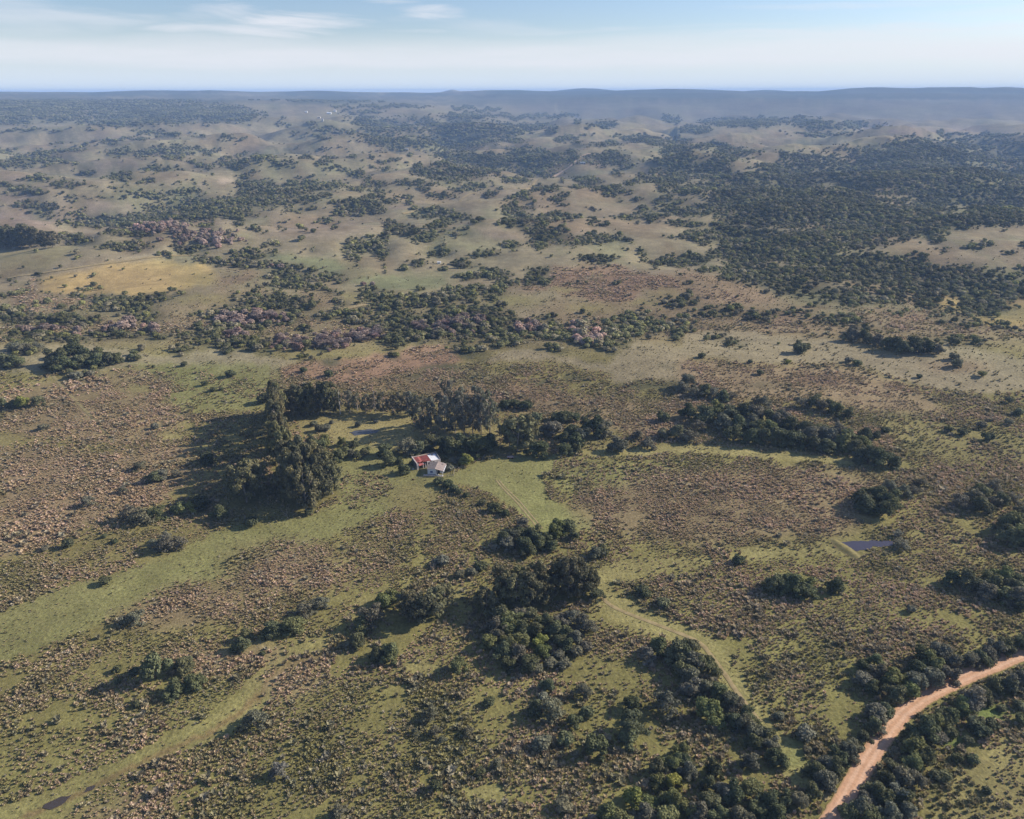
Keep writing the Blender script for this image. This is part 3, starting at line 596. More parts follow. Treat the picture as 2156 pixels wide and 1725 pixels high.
# ------------------------------------------------------------------ draped ribbons: roads and tracks
def ribbon(name, label, pts_px, width, lift, mat, edge=.25, sub=14):
    X, Y, Z = ground_px([p[0] for p in pts_px], [p[1] for p in pts_px])
    P = np.stack([X, Y], 1)
    # Catmull-Rom through the surveyed points
    Q = np.concatenate([[2*P[0]-P[1]], P, [2*P[-1]-P[-2]]]); out = []
    for i in range(1, len(Q)-2):
        for k in range(sub):
            t = k/sub; a, b_, c, d = Q[i-1], Q[i], Q[i+1], Q[i+2]
            out.append(.5*((2*b_)+(c-a)*t+(2*a-5*b_+4*c-d)*t*t+(3*b_-a-3*c+d)*t**3))
    out.append(P[-1]); L = np.array(out)
    tn = np.gradient(L, axis=0); tn /= np.linalg.norm(tn, axis=1)[:, None]; nn = np.stack([-tn[:, 1], tn[:, 0]], 1)
    ac = 12; rows = []
    for j in range(ac+1):
        o = (j/ac-.5)*width
        w = 1+edge*pnoise(np.arange(len(L))*.45, np.full(len(L), j*.0+(0 if j < ac/2 else 9.3)), 8)
        q_ = L+nn*(o*w)[:, None]
        z = height(q_[:, 0], q_[:, 1])+lift+.03*math.cos(math.pi*(j/ac-.5))
        rows.append(np.concatenate([q_, z[:, None]], 1))
    v = np.concatenate(rows); n = len(L)
    f = [(j*n+i, j*n+i+1, (j+1)*n+i+1, (j+1)*n+i) for j in range(ac) for i in range(n-1)]
    me_ = mesh_np(name, v, np.array(f), True, mat)
    at2 = me_.attributes.new('across', 'FLOAT', 'POINT'); at2.data.foreach_set('value', np.repeat(np.arange(ac+1)/ac, n).astype(np.float32))
    o = link(name, me_); tag(o, label, None, None, 'structure'); return o
ribbon('dirt_road', 'pinkish dirt road curving between two belts of trees', [(1705,1810),(1750,1735),(1790,1665),(1830,1595),(1872,1535),(1925,1482),(2000,1440),(2080,1406),(2160,1374),(2260,1338),(2420,1290)], 5.3, .10, M_ROAD, .16)
far_road = [cpx('A3', *p) for p in ((1330,600),(1290,606),(1240,625),(1200,665),(1160,705),(1090,750),(1010,795))]
ribbon('dirt_road', 'short stretch of orange dirt road climbing a far hill', far_road, 7, .6, plain('pale_far_road', (.44,.32,.22), .95, .15, .2, .05), .1)
ribbon('dirt_road', 'faint dirt road across the far pasture below the climbing road', [cpx('A3', *p) for p in ((990,800),(860,840),(700,890),(480,930),(250,985),(60,1015))]+[cpx('A2', *p) for p in ((1720,1060),(1560,1100))], 5, .5, M_TRK, .2)
ribbon('dirt_road', 'thin pale dirt road beside the yellow field', [cpx('A4', *p) for p in ((1680,100),(1400,120),(1150,150),(780,200),(560,235),(300,275),(60,310))], 4, .4, M_TRK, .2)
ribbon('track', 'pale tan path through the creek-side thickets', [cpx('A5', *p) for p in ((960,585),(1100,560),(1250,530),(1370,515))], 6, .4, M_TRK, .2)
trk = [(1256,1240),(1282,1272),(1330,1295),(1400,1322),(1470,1352),(1500,1385),(1530,1425),(1560,1470),(1600,1520)]
ribbon('track', 'worn earth track beside the scrub hedge running down to the dirt road', trk, 1.5, .07, M_TRK, .25)
ribbon('track', 'two-rut track crossing the green lawn towards the white house', [(1135,1115),(1110,1085),(1085,1055),(1060,1030),(1045,1012)], .7, .06, M_TRK, .3)
ribbon('track', 'two-rut track crossing the green lawn towards the white house', [(1142,1113),(1117,1083),(1091,1053),(1066,1029),(1050,1011)], .6, .06, M_TRK, .3)
ribbon('track', 'straight fence line path through the brown scrub on the left slope', [(105,785),(150,835),(200,885),(238,930)], 1.6, .06, plain('fence_path', (.24,.20,.10), .95, .2, .5, .05), .3)
ribbon('track', 'short sandy driveway leading off the dirt road', [(1745,1685),(1732,1672),(1722,1664),(1712,1656)], 1.8, .08, M_TRK, .3)
ribbon('track', 'curved cattle path skirting the grassy scrub field by the hedge of trees', [(1480,938),(1560,940),(1650,948),(1740,962),(1830,978),(1890,985)], 1.5, .06, plain('cattle_path', (.26,.215,.105), .95, .2, .5, .05), .3)

# ponds
def pond(label, pts_px, colr, lift=.09):
    X, Y, Z = ground_px([p[0] for p in pts_px], [p[1] for p in pts_px])
    n = len(X); zz = float(np.max(Z))+lift
    L = []
    for i in range(n):
        for k in range(8):
            t = k/8; a, b_ = np.array([X[i], Y[i]]), np.array([X[(i+1) % n], Y[(i+1) % n]])
            p = a*(1-t)+b_*t; p = p+.8*np.array([pnoise(p[0]/2.6, p[1]/2.6, 3), pnoise(p[0]/2.6, p[1]/2.6, 4)]); L.append((p[0], p[1], zz))
    c = np.mean(L, 0); me_ = mesh_np('pond', L+[tuple(c)], [(i, (i+1) % len(L), len(L)) for i in range(len(L))])
    m, t_, b_ = new_mat('pond_water'); b_.inputs['Base Color'].default_value = (*colr, 1); b_.inputs['Roughness'].default_value = .2; b_.inputs['Specular IOR Level'].default_value = .4
    n_ = tex_noise(t_, 1.2, 3); bp = N(t_, 'ShaderNodeBump'); bp.inputs['Strength'].default_value = .05; t_.links.new(n_, bp.inputs['Height']); t_.links.new(bp.outputs[0], b_.inputs['Normal'])
    me_.materials.append(m); o = link('pond', me_); tag(o, label, None, None, 'structure'); return zz
pond('muddy violet-grey farm pond behind a grassed earth bank', [(1771,1143),(1800,1140),(1850,1138),(1878,1140),(1890,1146),(1868,1150),(1842,1152),(1826,1158),(1803,1161),(1788,1154)], (.060,.052,.070))
pond('shaded pale blue pond inside the farm grove', [cpx('B5', *p) for p in ((25,762),(90,748),(160,745),(220,752),(190,768),(120,778),(60,782))], (.07,.075,.09))
pond('small dark muddy pool in the meadow path', [cpx('D1', *p) for p in ((262,1660),(290,1630),(340,1605),(400,1585),(455,1575),(400,1625),(350,1650),(300,1668))], (.06,.048,.042))
pond('tiny dark puddle upstream of the muddy pool', [cpx('D1', *p) for p in ((510,1565),(540,1530),(590,1525),(575,1550),(540,1562))], (.06,.048,.042))
# dam bank of the pond
def bank():
    a = gp('N', 1752, 1136); c = gp('N', 1812, 1180); v = []; f = []; n = 24; m_ = 8
    d = (c-a); L = d.length; d.normalize(); s = Vector((-d.y, d.x, 0))
    for i in range(n+1):
        p = a+d*(L*i/n); taper = math.sin(math.pi*min(max(i/n, .02), .98))**.5
        for j in range(m_+1):
            o = (j/m_-.5)*7.0; h = .85*taper*math.exp(-(o/1.8)**2)
            q_ = p+s*o*(.35+.65*taper); q_.z = float(height(q_.x, q_.y))+h-.06+.08*pnoise(q_.x, q_.y, 2); v.append(q_)
    for i in range(n):
        for j in range(m_): k = i*(m_+1)+j; f.append((k, k+m_+1, k+m_+2, k+1))
    me_ = mesh_np('earth_bank', v, np.array(f), True, plain('bank_grass', (.205,.175,.078), .95, .25, .8, .05, .4))
    tag(link('earth_bank', me_), 'grassed earth bank damming the violet-grey pond', 'earth bank')
bank()

# ------------------------------------------------------------------ vegetation shapes
def unit(n, r_):
    v = r_.normal(size=(n, 3)); return v/np.linalg.norm(v, axis=1)[:, None]
_ico = {}
def ico(sub):
    if sub not in _ico:
        bm = bmesh.new(); bmesh.ops.create_icosphere(bm, subdivisions=sub, radius=1)
        bm.verts.ensure_lookup_table()
        _ico[sub] = (np.array([v.co[:] for v in bm.verts]), np.array([[v.index for v in f.verts] for f in bm.faces])); bm.free()
    return _ico[sub]
def leaf_quads(c, nrm, size, r_, stretch=1.0, upv=None):
    n = len(c)
    t1 = np.cross(nrm, unit(n, r_)) if upv is None else upv-nrm*np.sum(nrm*upv, 1)[:, None]
    t1 /= np.maximum(np.linalg.norm(t1, axis=1), 1e-6)[:, None]; t2 = np.cross(nrm, t1)
    s = size[:, None]*.5; a = t1*s*stretch; b_ = t2*s
    k = r_.uniform(.6, 1.0, (n, 1))
    v = np.stack([c-a-b_*k, c+a*k-b_, c+a+b_*k, c-a*k+b_], 1).reshape(-1, 3)
    f = np.arange(4*n).reshape(n, 4); return v, f
def blob_crown(name, seed, blobs, leaves, lsize, core=.78, jit=.75, mat=None, stretch=1.0, upward=0.0, core_sub=1, keep=1.0):
    """a crown of leaf-sized faces spread over overlapping clumps; blobs: (centre, radii)"""
    r_ = np.random.default_rng(seed)
    C = np.array([b_[0] for b_ in blobs], float); S = np.array([b_[1] for b_ in blobs], float)
    area = (S[:, 0]*S[:, 2]); pick = r_.choice(len(C), leaves, p=area/area.sum())
    d = unit(leaves, r_); d[:, 2] = np.where((d[:, 2] < -.35) & (r_.random(leaves) < .7), -d[:, 2], d[:, 2])
    rad = r_.uniform(.82, 1.12, leaves)*(1+.22*pnoise(d[:, 0]*2.2+pick*3.1, d[:, 1]*2.2+d[:, 2]*1.7, seed))
    p = C[pick]+d*S[pick]*rad[:, None]
    nrm = d/S[pick]; nrm /= np.linalg.norm(nrm, axis=1)[:, None]
    nrm = nrm+jit*unit(leaves, r_)+np.array([0, 0, upward]); nrm /= np.linalg.norm(nrm, axis=1)[:, None]
    # drop leaves buried inside other clumps
    q_ = np.min(np.sqrt(np.sum(((p[:, None, :]-C[None])/S[None])**2, 2))+(np.arange(len(C))[None] == pick[:, None])*9, 1)
    sel = (q_ > .7) & (r_.random(leaves) < keep); p, nrm = p[sel], nrm[sel]
    v, f = leaf_quads(p, nrm, r_.uniform(.6, 1.35, len(p))*lsize, r_, stretch)
    tris = np.concatenate([f[:, [0, 1, 2]], f[:, [0, 2, 3]]])
    if core > 0:
        iv, if_ = ico(core_sub); vs_ = [v]; fs = [tris]; o = len(v)
        for c, s in zip(C, S):
            w = iv*(1+.22*pnoise(iv[:, 0]*2+c[0], iv[:, 1]*2+iv[:, 2]*1.4+c[1], seed+5))[:, None]
            vs_.append(c+w*s*core); fs.append(if_+o); o += len(iv)
        v = np.concatenate(vs_); tris = np.concatenate(fs)
    return mesh_np(name, v, tris, False, mat)
def tube_mesh(name, paths, mat, sides=6):
    v = []; f = []
    for pts in paths:
        pts = [(Vector(p), r_) for p, r_ in pts]; base = len(v)
        for i, (p, r_) in enumerate(pts):
            d = (pts[min(i+1, len(pts)-1)][0]-pts[max(i-1, 0)][0]).normalized()
            a = d.orthogonal().normalized(); b_ = d.cross(a)
            for k in range(sides):
                w = 2*math.pi*k/sides; v.append(p+a*(r_*math.cos(w))+b_*(r_*math.sin(w)))
        for i in range(len(pts)-1):
            for k in range(sides):
                k2 = (k+1) % sides; f.append((base+i*sides+k, base+i*sides+k2, base+(i+1)*sides+k2, base+(i+1)*sides+k))
        f.append(tuple(base+k for k in range(sides))[::-1]); f.append(tuple(base+(len(pts)-1)*sides+k for k in range(sides)))
    return mesh_np(name, v, f, False, mat)
# all tree shapes are unit height (1) and about unit width (1); instances scale them
def native_proto(seed, leaves=2600, lsize=.058, mat=M_LEAF, core=.66, nb=19, keep=.95, low=.12):
    r_ = np.random.default_rng(seed); blobs = []; lean = r_.uniform(-.08, .08, 2); lop = r_.uniform(0, 6.28)
    for k in range(nb):
        a = r_.uniform(0, 2*math.pi); rad = .40*math.sqrt(r_.random())*(1+.3*math.cos(a-lop)); zz = r_.uniform(low+.12, .86)
        rad *= 1.1 if zz < .55 else max(.35, 1.1-1.3*(zz-.55))
        s = r_.uniform(.075, .21); blobs.append(((rad*math.cos(a)+lean[0]*zz*2, rad*math.sin(a)+lean[1]*zz*2, zz-.12*(rad/.3)**2), (s, s, s*r_.uniform(.65, 1.05))))
    blobs.append(((lean[0], lean[1], .48), (.26, .26, .27)))
    return blob_crown('crown', seed, blobs, leaves, lsize, core, .8, mat, keep=keep)
def native_trunk(seed):
    r_ = random.Random(seed); paths = []
    for k in range(3):
        a = r_.uniform(0, 6.28); d = .16
        paths.append([((0, 0, -.04), .045), ((.03*math.cos(a), .03*math.sin(a), .12), .036), ((d*math.cos(a)*.7, d*math.sin(a)*.7, .34), .026), ((d*math.cos(a)*1.4, d*math.sin(a)*1.4, .6), .012)])
    return tube_mesh('trunk', paths, M_BARK, 5)
def euc_proto(seed, leaves=3300, nb=44, core=.74):
    r_ = np.random.default_rng(seed); blobs = []
    for k in range(nb):
        zz = .16+.78*((k+r_.random())/nb); a = r_.uniform(0, 6.28)
        env = .40*(math.sin(math.pi*min(1, (zz-.02)/1.02))**.7); rad = env*math.sqrt(r_.uniform(.1, 1))
        s = r_.uniform(.055, .115); blobs.append(((rad*math.cos(a), rad*math.sin(a), zz), (s, s, s*r_.uniform(.55, 1.0))))
    return blob_crown('crown', seed, blobs, leaves, .042, core, .9, M_EUC, 1.0)
def euc_trunk(seed):
    r_ = random.Random(seed); paths = [[((0, 0, -.03), .026), ((.01, .01, .2), .021), ((r_.uniform(-.03, .03), r_.uniform(-.03, .03), .55), .014), ((0, 0, .88), .005)]]
    for k in range(6):
        z0 = .2+.1*k; a = r_.uniform(0, 6.28); q_ = .22
        paths.append([((0, 0, z0), .012), ((q_*.6*math.cos(a), q_*.6*math.sin(a), z0+.10), .008), ((q_*1.2*math.cos(a), q_*1.2*math.sin(a), z0+.22), .003)])
    return tube_mesh('trunk', paths, M_PALE, 5)
def twig_crown(seed, n=1500, mat=M_TWIG):
    """leafless crown: thin twigs fanning out over rounded clumps"""
    r_ = np.random.default_rng(seed); blobs = []
    for k in range(9):
        a = r_.uniform(0, 6.28); rad = .27*math.sqrt(r_.random()); s = r_.uniform(.16, .26)
        blobs.append(((rad*math.cos(a), rad*math.sin(a), r_.uniform(.42, .74)), (s, s, s*.9)))
    C = np.array([b_[0] for b_ in blobs]); S = np.array([b_[1] for b_ in blobs])
    pick = r_.choice(len(C), n); d = unit(n, r_); d[:, 2] = np.abs(d[:, 2])*.8+d[:, 2]*.2
    p = C[pick]+d*S[pick]*r_.uniform(.35, 1.1, n)[:, None]
    nrm = np.cross(d, unit(n, r_)); nrm /= np.linalg.norm(nrm, axis=1)[:, None]
    v, f = leaf_quads(p, nrm, r_.uniform(.02, .035, n), r_, 5.0, d+.35*unit(n, r_))
    return mesh_np('crown', v, np.concatenate([f[:, [0, 1, 2]], f[:, [0, 2, 3]]]), False, mat)
def bush_proto(seed, leaves=700):
    r_ = np.random.default_rng(seed); blobs = [((0, 0, .42), (.36, .36, .42))]
    for k in range(8):
        a = r_.uniform(0, 6.28); rad = r_.uniform(.12, .32); s = r_.uniform(.16, .26)
        blobs.append(((rad*math.cos(a), rad*math.sin(a), r_.uniform(.2, .68)), (s, s, s*.9)))
    return blob_crown('crown', seed, blobs, leaves, .11, .8, .7, M_LEAF)
NAT = [(native_trunk(s), native_proto(100+s)) for s in range(9)]
GRY = [(native_trunk(20+s), native_proto(140+s, 2000, .050, M_LEAF, .4, 17, .85, .08)) for s in range(3)]
EUC = [(euc_trunk(s), euc_proto(200+s)) for s in range(5)]
EUO = [(euc_trunk(30+s), euc_proto(230+s, 1500, 26, .3)) for s in range(3)]
TWG = [(native_trunk(40+s), twig_crown(300+s)) for s in range(3)]
BSH = [(native_trunk(60+s), bush_proto(400+s)) for s in range(4)]

# ------------------------------------------------------------------ individual trees
TINTS = {'dark':(.105,.115,.060), 'mid':(.146,.153,.080), 'light':(.185,.195,.082), 'bright':(.27,.27,.08), 'grey':(.185,.178,.125), 'pale':(.235,.225,.175), 'euc':(.205,.192,.100), 'eucd':(.150,.143,.082),
         'pink':(.262,.212,.190), 'rose':(.285,.205,.182), 'mauve':(.235,.203,.183)}
BROAD = {'euo': 1.05, 'euc': 1.12, 'nat': 1.0, 'gry': 1.0, 'twg': 1.0, 'bsh': 1.0}
KINDS = {'nat':('evergreen_tree', NAT, 'tree', .86), 'gry':('grey_leaved_tree', GRY, 'tree', .85), 'euc':('eucalyptus_tree', EUC, 'tree', 2.2), 'euo':('eucalyptus_tree', EUO, 'tree', 1.9), 'twg':('leafless_tree', TWG, 'tree', .85), 'bsh':('bush', BSH, 'bush', .72)}
LOOK = {'dark':'dark green', 'mid':'olive green', 'light':'light green', 'bright':'yellow-green', 'grey':'greyish', 'pale':'pale', 'euc':'olive-brown', 'eucd':'dark', 'pink':'pinkish', 'rose':'rosy', 'mauve':'mauve-grey'}
count = {k: 0 for k in KINDS}
PLACED = []
def plant(kind, crop, lst, label, group, tint=('mid', 'dark', 'mid', 'light'), mode='base', size=1.0, asp=None):
    name, protos, cat, a0 = KINDS[kind]
    s = CROPS[crop][2]/KS
    P = []
    for e in lst:
        x, y = cpx(crop, e[0], e[1]); w = e[2]*s*size
        P.append([x, y, w, e[3] if len(e) > 3 else None])
    X, Y, Z = ground_px([p[0] for p in P], [p[1] for p in P])
    for k in range(2 if mode == 'mid' else 0):     # the survey gave crown centres: step down to the foot
        py = []
        for i, p in enumerate(P):
            v = Vector((X[i], Y[i], Z[i])); m_ = mpp(v); h = p[2]*m_*(asp or a0)
            dep = math.atan2(HC-v.z, math.hypot(v.x, v.y)); py.append(p[1]+.42*h*math.cos(dep)/m_)
        X, Y, Z = ground_px([p[0] for p in P], py)
    ws = sorted(range(len(P)), key=lambda i: P[i][2]*mpp(Vector((X[i], Y[i], Z[i]))))
    for i, p in enumerate(P):
        v = Vector((X[i], Y[i], Z[i])); w = p[2]*mpp(v)
        r_ = random.random(); h = w*(asp or a0)*random.uniform(.88, 1.14)
        kn, pr, ct_ = name, protos, cat
        if kind == 'nat' and p[3] == 'grey': kn, pr = KINDS['gry'][:2]
        tr, cr = pr[(count[kind]*7+int(r_*3)) % len(pr)]; count['gry' if kn != name else kind] += 1
        o = empty(kn, (v.x, v.y, v.z-.02*h), random.uniform(0, 6.28))
        o.scale = (w*1.08*BROAD[kind], w*1.08*BROAD[kind]*random.uniform(.9, 1.1), h)
        tn = p[3] or ('grey' if kind == 'nat' and len(P) > 6 and random.random() < .18 else random.choice(tint))
        lab = label
        if '*' in label:
            sz = '' if len(P) < 6 else 'largest ' if i == ws[-1] else 'smallest ' if i == ws[0] else ''
            lab = label.replace('*', sz+LOOK[tn])
        tag(o, lab, cat, group)
        link('trunk', tr, o)
        c = link('crown', cr, o)
        f_ = random.uniform(.82, 1.2); b_ = TINTS[tn]
        c.color = (b_[0]*f_*random.uniform(.93, 1.07), b_[1]*f_, b_[2]*f_*random.uniform(.9, 1.1), 1)
        PLACED.append((v.x, v.y, w*.5))

# -- the farm grove: eucalypts
plant('euc', 'F', [(1080,1560,330),(990,1470,300),(1230,1430,290),(1360,1380,240),(900,1390,320),(1150,1290,300),(1010,1240,310),(1260,1260,250),(1150,1490,290),(950,1310,300),(1310,1330,260),(1090,1400,310),(880,1260,280)], 'very tall dense eucalyptus at the near end of the long row left of the farmhouse', 'eucalypts at the near end of the long row', ('euc', 'eucd', 'euc'), asp=1.75)
plant('euc', 'F', [(430,1470,330),(520,1400,300),(350,1390,290),(450,1340,280)], 'bushy eucalyptus standing apart in the shadow left of the tall row', 'eucalypts apart from the row', ('euc',), asp=1.45)
plant('euc', 'F', [(860,1180,260),(780,1110,240),(820,1040,220),(780,960,210),(800,890,200),(770,830,195),(790,775,190),(765,725,185),(785,680,180),(762,640,180),(778,600,175),(758,565,170),(768,535,165),(750,505,165)], '* slender eucalyptus in the long straight row beyond its tall end', 'eucalypts in the long straight row', ('euc', 'euc', 'eucd'), asp=2.45)
plant('euc', 'F', [(930,545,190),(1000,535,200),(1070,530,200),(1130,520,200),(1200,525,200),(1270,515,200),(1330,510,200),(1390,500,170),(1100,495,190),(1250,490,190)], '* eucalyptus in the back windbreak of the farm grove', 'eucalypts in the back windbreak', ('eucd', 'eucd', 'euc'), asp=1.75)
plant('bsh', 'F', [(980,545,70,'grey'),(1045,535,80,'grey')], 'small grey conical sapling at the foot of the back windbreak', 'saplings below the windbreak', asp=1.4)
plant('bsh', 'F', [(630,390,150,'dark')], 'dark round bush beside the far end of the long eucalyptus row', None, asp=.9)
plant('euo', 'B5', [(30,640,100),(80,630,90),(130,640,80),(190,640,100),(240,650,90),(300,650,100),(350,650,100),(400,660,110),(440,650,90)], '* thin eucalyptus between the back windbreak and the clump behind the house', 'thin eucalypts of the grove', ('grey', 'euc', 'grey'), asp=1.5)
plant('euo', 'B5', [(475,765,140),(535,745,130),(625,760,140),(690,765,140),(745,775,140),(800,770,140),(850,780,140),(905,770,150),(640,705,140),(740,705,150),(840,705,140)], '* eucalyptus with bare trunk in the clump behind the farmhouse', 'eucalypts behind the farmhouse', ('grey', 'pale', 'grey'), asp=1.85)
plant('euc', 'B5', [(1030,850,150),(1080,880,190),(1140,860,150)], 'broad eucalyptus at the corner of the lawn beside the round dark tree', 'eucalypts at the lawn corner', ('euc',), asp=1.35)
# -- evergreens round the farmhouse
plant('nat', 'B5', [(680,895,150,'dark'),(620,880,120,'dark'),(740,890,140,'dark'),(830,895,150,'dark'),(910,885,130,'dark'),(560,850,110,'mid')], 'dark evergreen tree shading the yard right behind the ruined house', 'dark evergreens behind the ruin', asp=.9)
plant('gry', 'B5', [(370,895,140,'grey')], 'grey leafless-looking tree at the back left corner of the ruined house', None, ('grey',))
plant('nat', 'B5', [(450,900,110,'mid'),(510,875,90,'dark')], 'green tree between the grey tree and the dark evergreens behind the ruin', 'green trees behind the ruin')
plant('nat', 'B5', [(240,905,100),(290,965,100),(340,960,60),(370,1015,90),(420,965,40)], 'round evergreen beside the left wall of the ruined house', 'evergreens left of the ruin', ('mid', 'dark'))
plant('nat', 'F', [(1200,910,180),(1300,870,160),(1130,850,140),(1480,860,110),(1440,990,170),(1390,1070,110),(1560,970,110),(1620,1000,110),(1690,960,110),(1740,930,80),(1320,1050,100),(1590,880,110)], '* rounded tree in the loose group between the tall eucalypts and the ruin', 'evergreens between eucalypts and ruin', ('mid', 'dark', 'light'))
plant('bsh', 'F', [(1220,700,120,'grey'),(1160,640,90,'grey'),(1290,690,100,'grey'),(1640,650,80,'grey'),(1830,610,60,'grey'),(1350,620,60,'grey')], 'brownish shrub on the open grass inside the farm grove', 'shrubs inside the grove')
plant('nat', 'B5', [(770,965,90,'bright')], 'yellow-green tree at the lawn edge right of the white house', None)
plant('gry', 'B5', [(675,950,55,'pale')], 'small round-headed bare grey tree in the yard right of the ruin', None, ('pale',))
plant('bsh', 'B5', [(620,930,50),(730,950,55),(660,1000,55,'grey'),(640,985,45,'grey')], 'garden bush beside the right wall of the white house', 'garden bushes')
plant('nat', 'B5', [(1210,915,140,'dark')], 'round dark tree at the foot of the broad eucalypts by the lawn', None, asp=.85)
plant('nat', 'B5', [(1360,900,100),(1360,840,90),(1450,860,110),(1410,790,110),(1470,800,110),(1560,785,140),(1620,775,120),(1290,780,120),(1250,780,80),(1510,730,80)], '* rounded evergreen in the cluster beside the lawn corner', 'evergreens right of the lawn corner', ('mid', 'dark', 'dark'))
plant('bsh', 'B5', [(1200,690,80),(1000,610,80),(1060,610,80),(1130,615,90),(1380,695,110),(1320,690,80),(1440,690,70),(1990,695,90),(2140,665,80)], 'dark bush on the brown slope behind the farm grove', 'bushes behind the grove', ('dark', 'mid'))
plant('nat', 'B5', [(1720,880,120),(1890,865,100),(1830,805,70),(2000,795,90),(2070,795,110),(1460,890,60)], 'low evergreen along the path at the top of the scrub field', 'evergreens along the field path', ('mid', 'grey', 'dark'))
# hedge between house and crossing
plant('bsh', 'B5', [(590,1085,70),(640,1105,70),(680,1130,60),(715,1150,50),(760,1165,45),(860,1215,50),(925,1255,80),(1005,1285,60),(970,1270,40)], 'dark low bush in the broken hedge running down from the white house', 'hedge bushes below the house', ('dark', 'mid'))
plant('nat', 'E', [(1230,310,130),(1050,440,160),(1130,420,160),(1220,400,160),(1300,400,160),(1100,480,150),(1220,500,160),(1290,540,140),(1380,490,150),(1430,450,150),(1350,430,150),(1480,490,130),(1240,560,120)], '* evergreen in the thicket above the dark eucalyptus grove', 'evergreens above the eucalyptus grove', ('mid', 'dark', 'light'))
plant('nat', 'E', [(1540,350,180),(1620,330,150),(1690,390,100)], 'leafy evergreen at the lower right end of the lawn', 'evergreens at the end of the lawn')
plant('nat', 'E', [(1880,560,140),(1960,540,120)], 'evergreen at the tip of the green patch beside the dark grove', 'evergreens at the green patch', ('mid', 'grey'))
plant('bsh', 'E', [(850,680,130),(500,620,140,'grey'),(650,740,100,'grey'),(760,720,100,'grey')], 'bush in the brown scrub left of the dark eucalyptus grove', 'bushes left of the grove', ('mid',))
# -- front eucalyptus grove
plant('euc', 'E', [(1780,905,250),(1640,925,250),(1530,905,240),(1850,870,160),(1700,860,240),(1590,840,220)], 'dark eucalyptus in the right half of the grove at the track bend', 'eucalypts right half of grove', ('eucd',), asp=1.45)
plant('euc', 'E', [(1390,985,240),(1290,1020,250),(1170,1020,250),(1080,970,220),(1340,920,240),(1210,930,230),(1030,910,200)], 'grey-green eucalyptus in the left half of the grove at the track bend', 'eucalypts left half of grove', ('euc', 'eucd'), asp=1.5)
plant('euc', 'E', [(900,1050,220),(850,1010,170)], 'small eucalyptus at the left tip of the grove above the round green thicket', 'small eucalypts at the grove tip', ('euc',), asp=1.2)
plant('euc', 'E', [(330,1140,280),(230,1130,240),(430,1090,240),(180,1070,200),(520,1000,190)], 'spreading grey-green eucalyptus in the separate clump left of the grove', 'eucalypts in the separate left clump', ('euc', 'eucd'), asp=1.15)
plant('nat', 'E', [(1890,930,130,'mid')], 'single round tree where the track leaves the dark grove', None)
plant('nat', 'E', [(80,970,160,'light'),(20,980,130)], 'light green tree behind the separate eucalyptus clump', 'trees behind the separate clump', ('light', 'mid'))
plant('gry', 'D2', [(170,520,170,'grey'),(110,540,130,'mid')], 'dull grey-green tree left of the separate eucalyptus clump', 'dull trees left of the clump', ('grey',))
# -- round thicket
plant('nat', 'E', [(1000,1100,200),(1070,1090,190,'light'),(1290,1110,190),(1120,1190,200,'light'),(1230,1230,190),(1390,1310,150,'bright'),(1000,1270,180),(900,1330,170),(1110,1330,200,'light'),(1050,1430,190),(1170,1450,190),(1270,1530,190),(1230,1330,170,'light'),(1400,1420,150),(1500,1220,180),(1600,1240,180),(1700,1290,150),(1620,1370,150,'dark'),(1540,1300,150),(950,1190,180),(1180,1130,170),(1330,1230,170,'mid'),(1100,1520,150,'dark'),(1440,1140,160)],
  '* tree in the large round thicket below the dark grove', 'evergreens in the large round thicket', ('mid', 'mid', 'light', 'light'), 'mid')
plant('gry', 'E', [(1165,1080,170,'grey'),(1550,1120,190,'grey'),(1660,1110,180,'grey'),(1760,1150,180,'grey'),(1850,1190,150,'grey')], 'silvery grey tree on the upper edge of the large round thicket', 'silvery trees at the round thicket', ('grey',), 'mid')
plant('bsh', 'E', [(1480,1520,130),(1600,1530,130),(1360,1580,110),(1720,1420,130,'grey'),(1800,1370,130,'grey'),(1550,1450,120)], 'low bush below the large round thicket', 'bushes below the round thicket', ('mid', 'grey'), 'mid')
# -- lower middle
plant('nat', 'D2', [(1950,640,130),(2080,690,160),(2110,780,150),(2130,640,130)], 'evergreen at the upper end of the tree belt below the track', 'evergreens at the upper end of the belt', ('mid', 'light'), 'mid')
plant('gry', 'D2', [(1890,700,110,'pale')], 'pale flat-topped bush at the tip of the belt below the track', None, ('pale',), 'mid')
plant('gry', 'D2', [(2000,1000,170,'grey'),(1490,920,110,'grey')], 'silvery round tree standing in the shadow of the belt below the track', 'silvery trees near the belt', ('grey',), 'mid')
plant('nat', 'D2', [(1780,1110,170,'dark'),(1760,1220,140),(1560,1260,150),(1430,1110,100),(1290,1030,180,'grey'),(1190,1040,110),(1780,1010,110,'dark'),(1270,890,90)], '* scattered rounded tree in the rough scrub near the track belt', 'scattered trees left of the belt', ('mid', 'mid', 'dark'), 'mid')
plant('nat', 'D2', [(690,760,120),(280,700,140),(80,600,120),(200,700,110,'dark')], 'isolated low tree in the rough scrub left of the round thicket', 'isolated trees left of the thicket', ('mid', 'light'), 'mid')
plant('nat', 'D2', [(250,350,120,'light'),(300,330,100)], 'light tree beside the upper side of the left eucalyptus clump', 'light trees by the left clump', ('light',), 'mid')
plant('gry', 'D2', [(530,1070,110,'grey'),(560,1170,80,'grey'),(610,1230,60,'grey'),(775,1190,80,'grey'),(960,1390,80,'grey'),(840,1440,80,'mid'),(440,1180,60,'grey')], 'sparse grey tree alone on the olive scrub flat with a long shadow', 'sparse grey trees on the olive flat', ('grey',), 'mid')
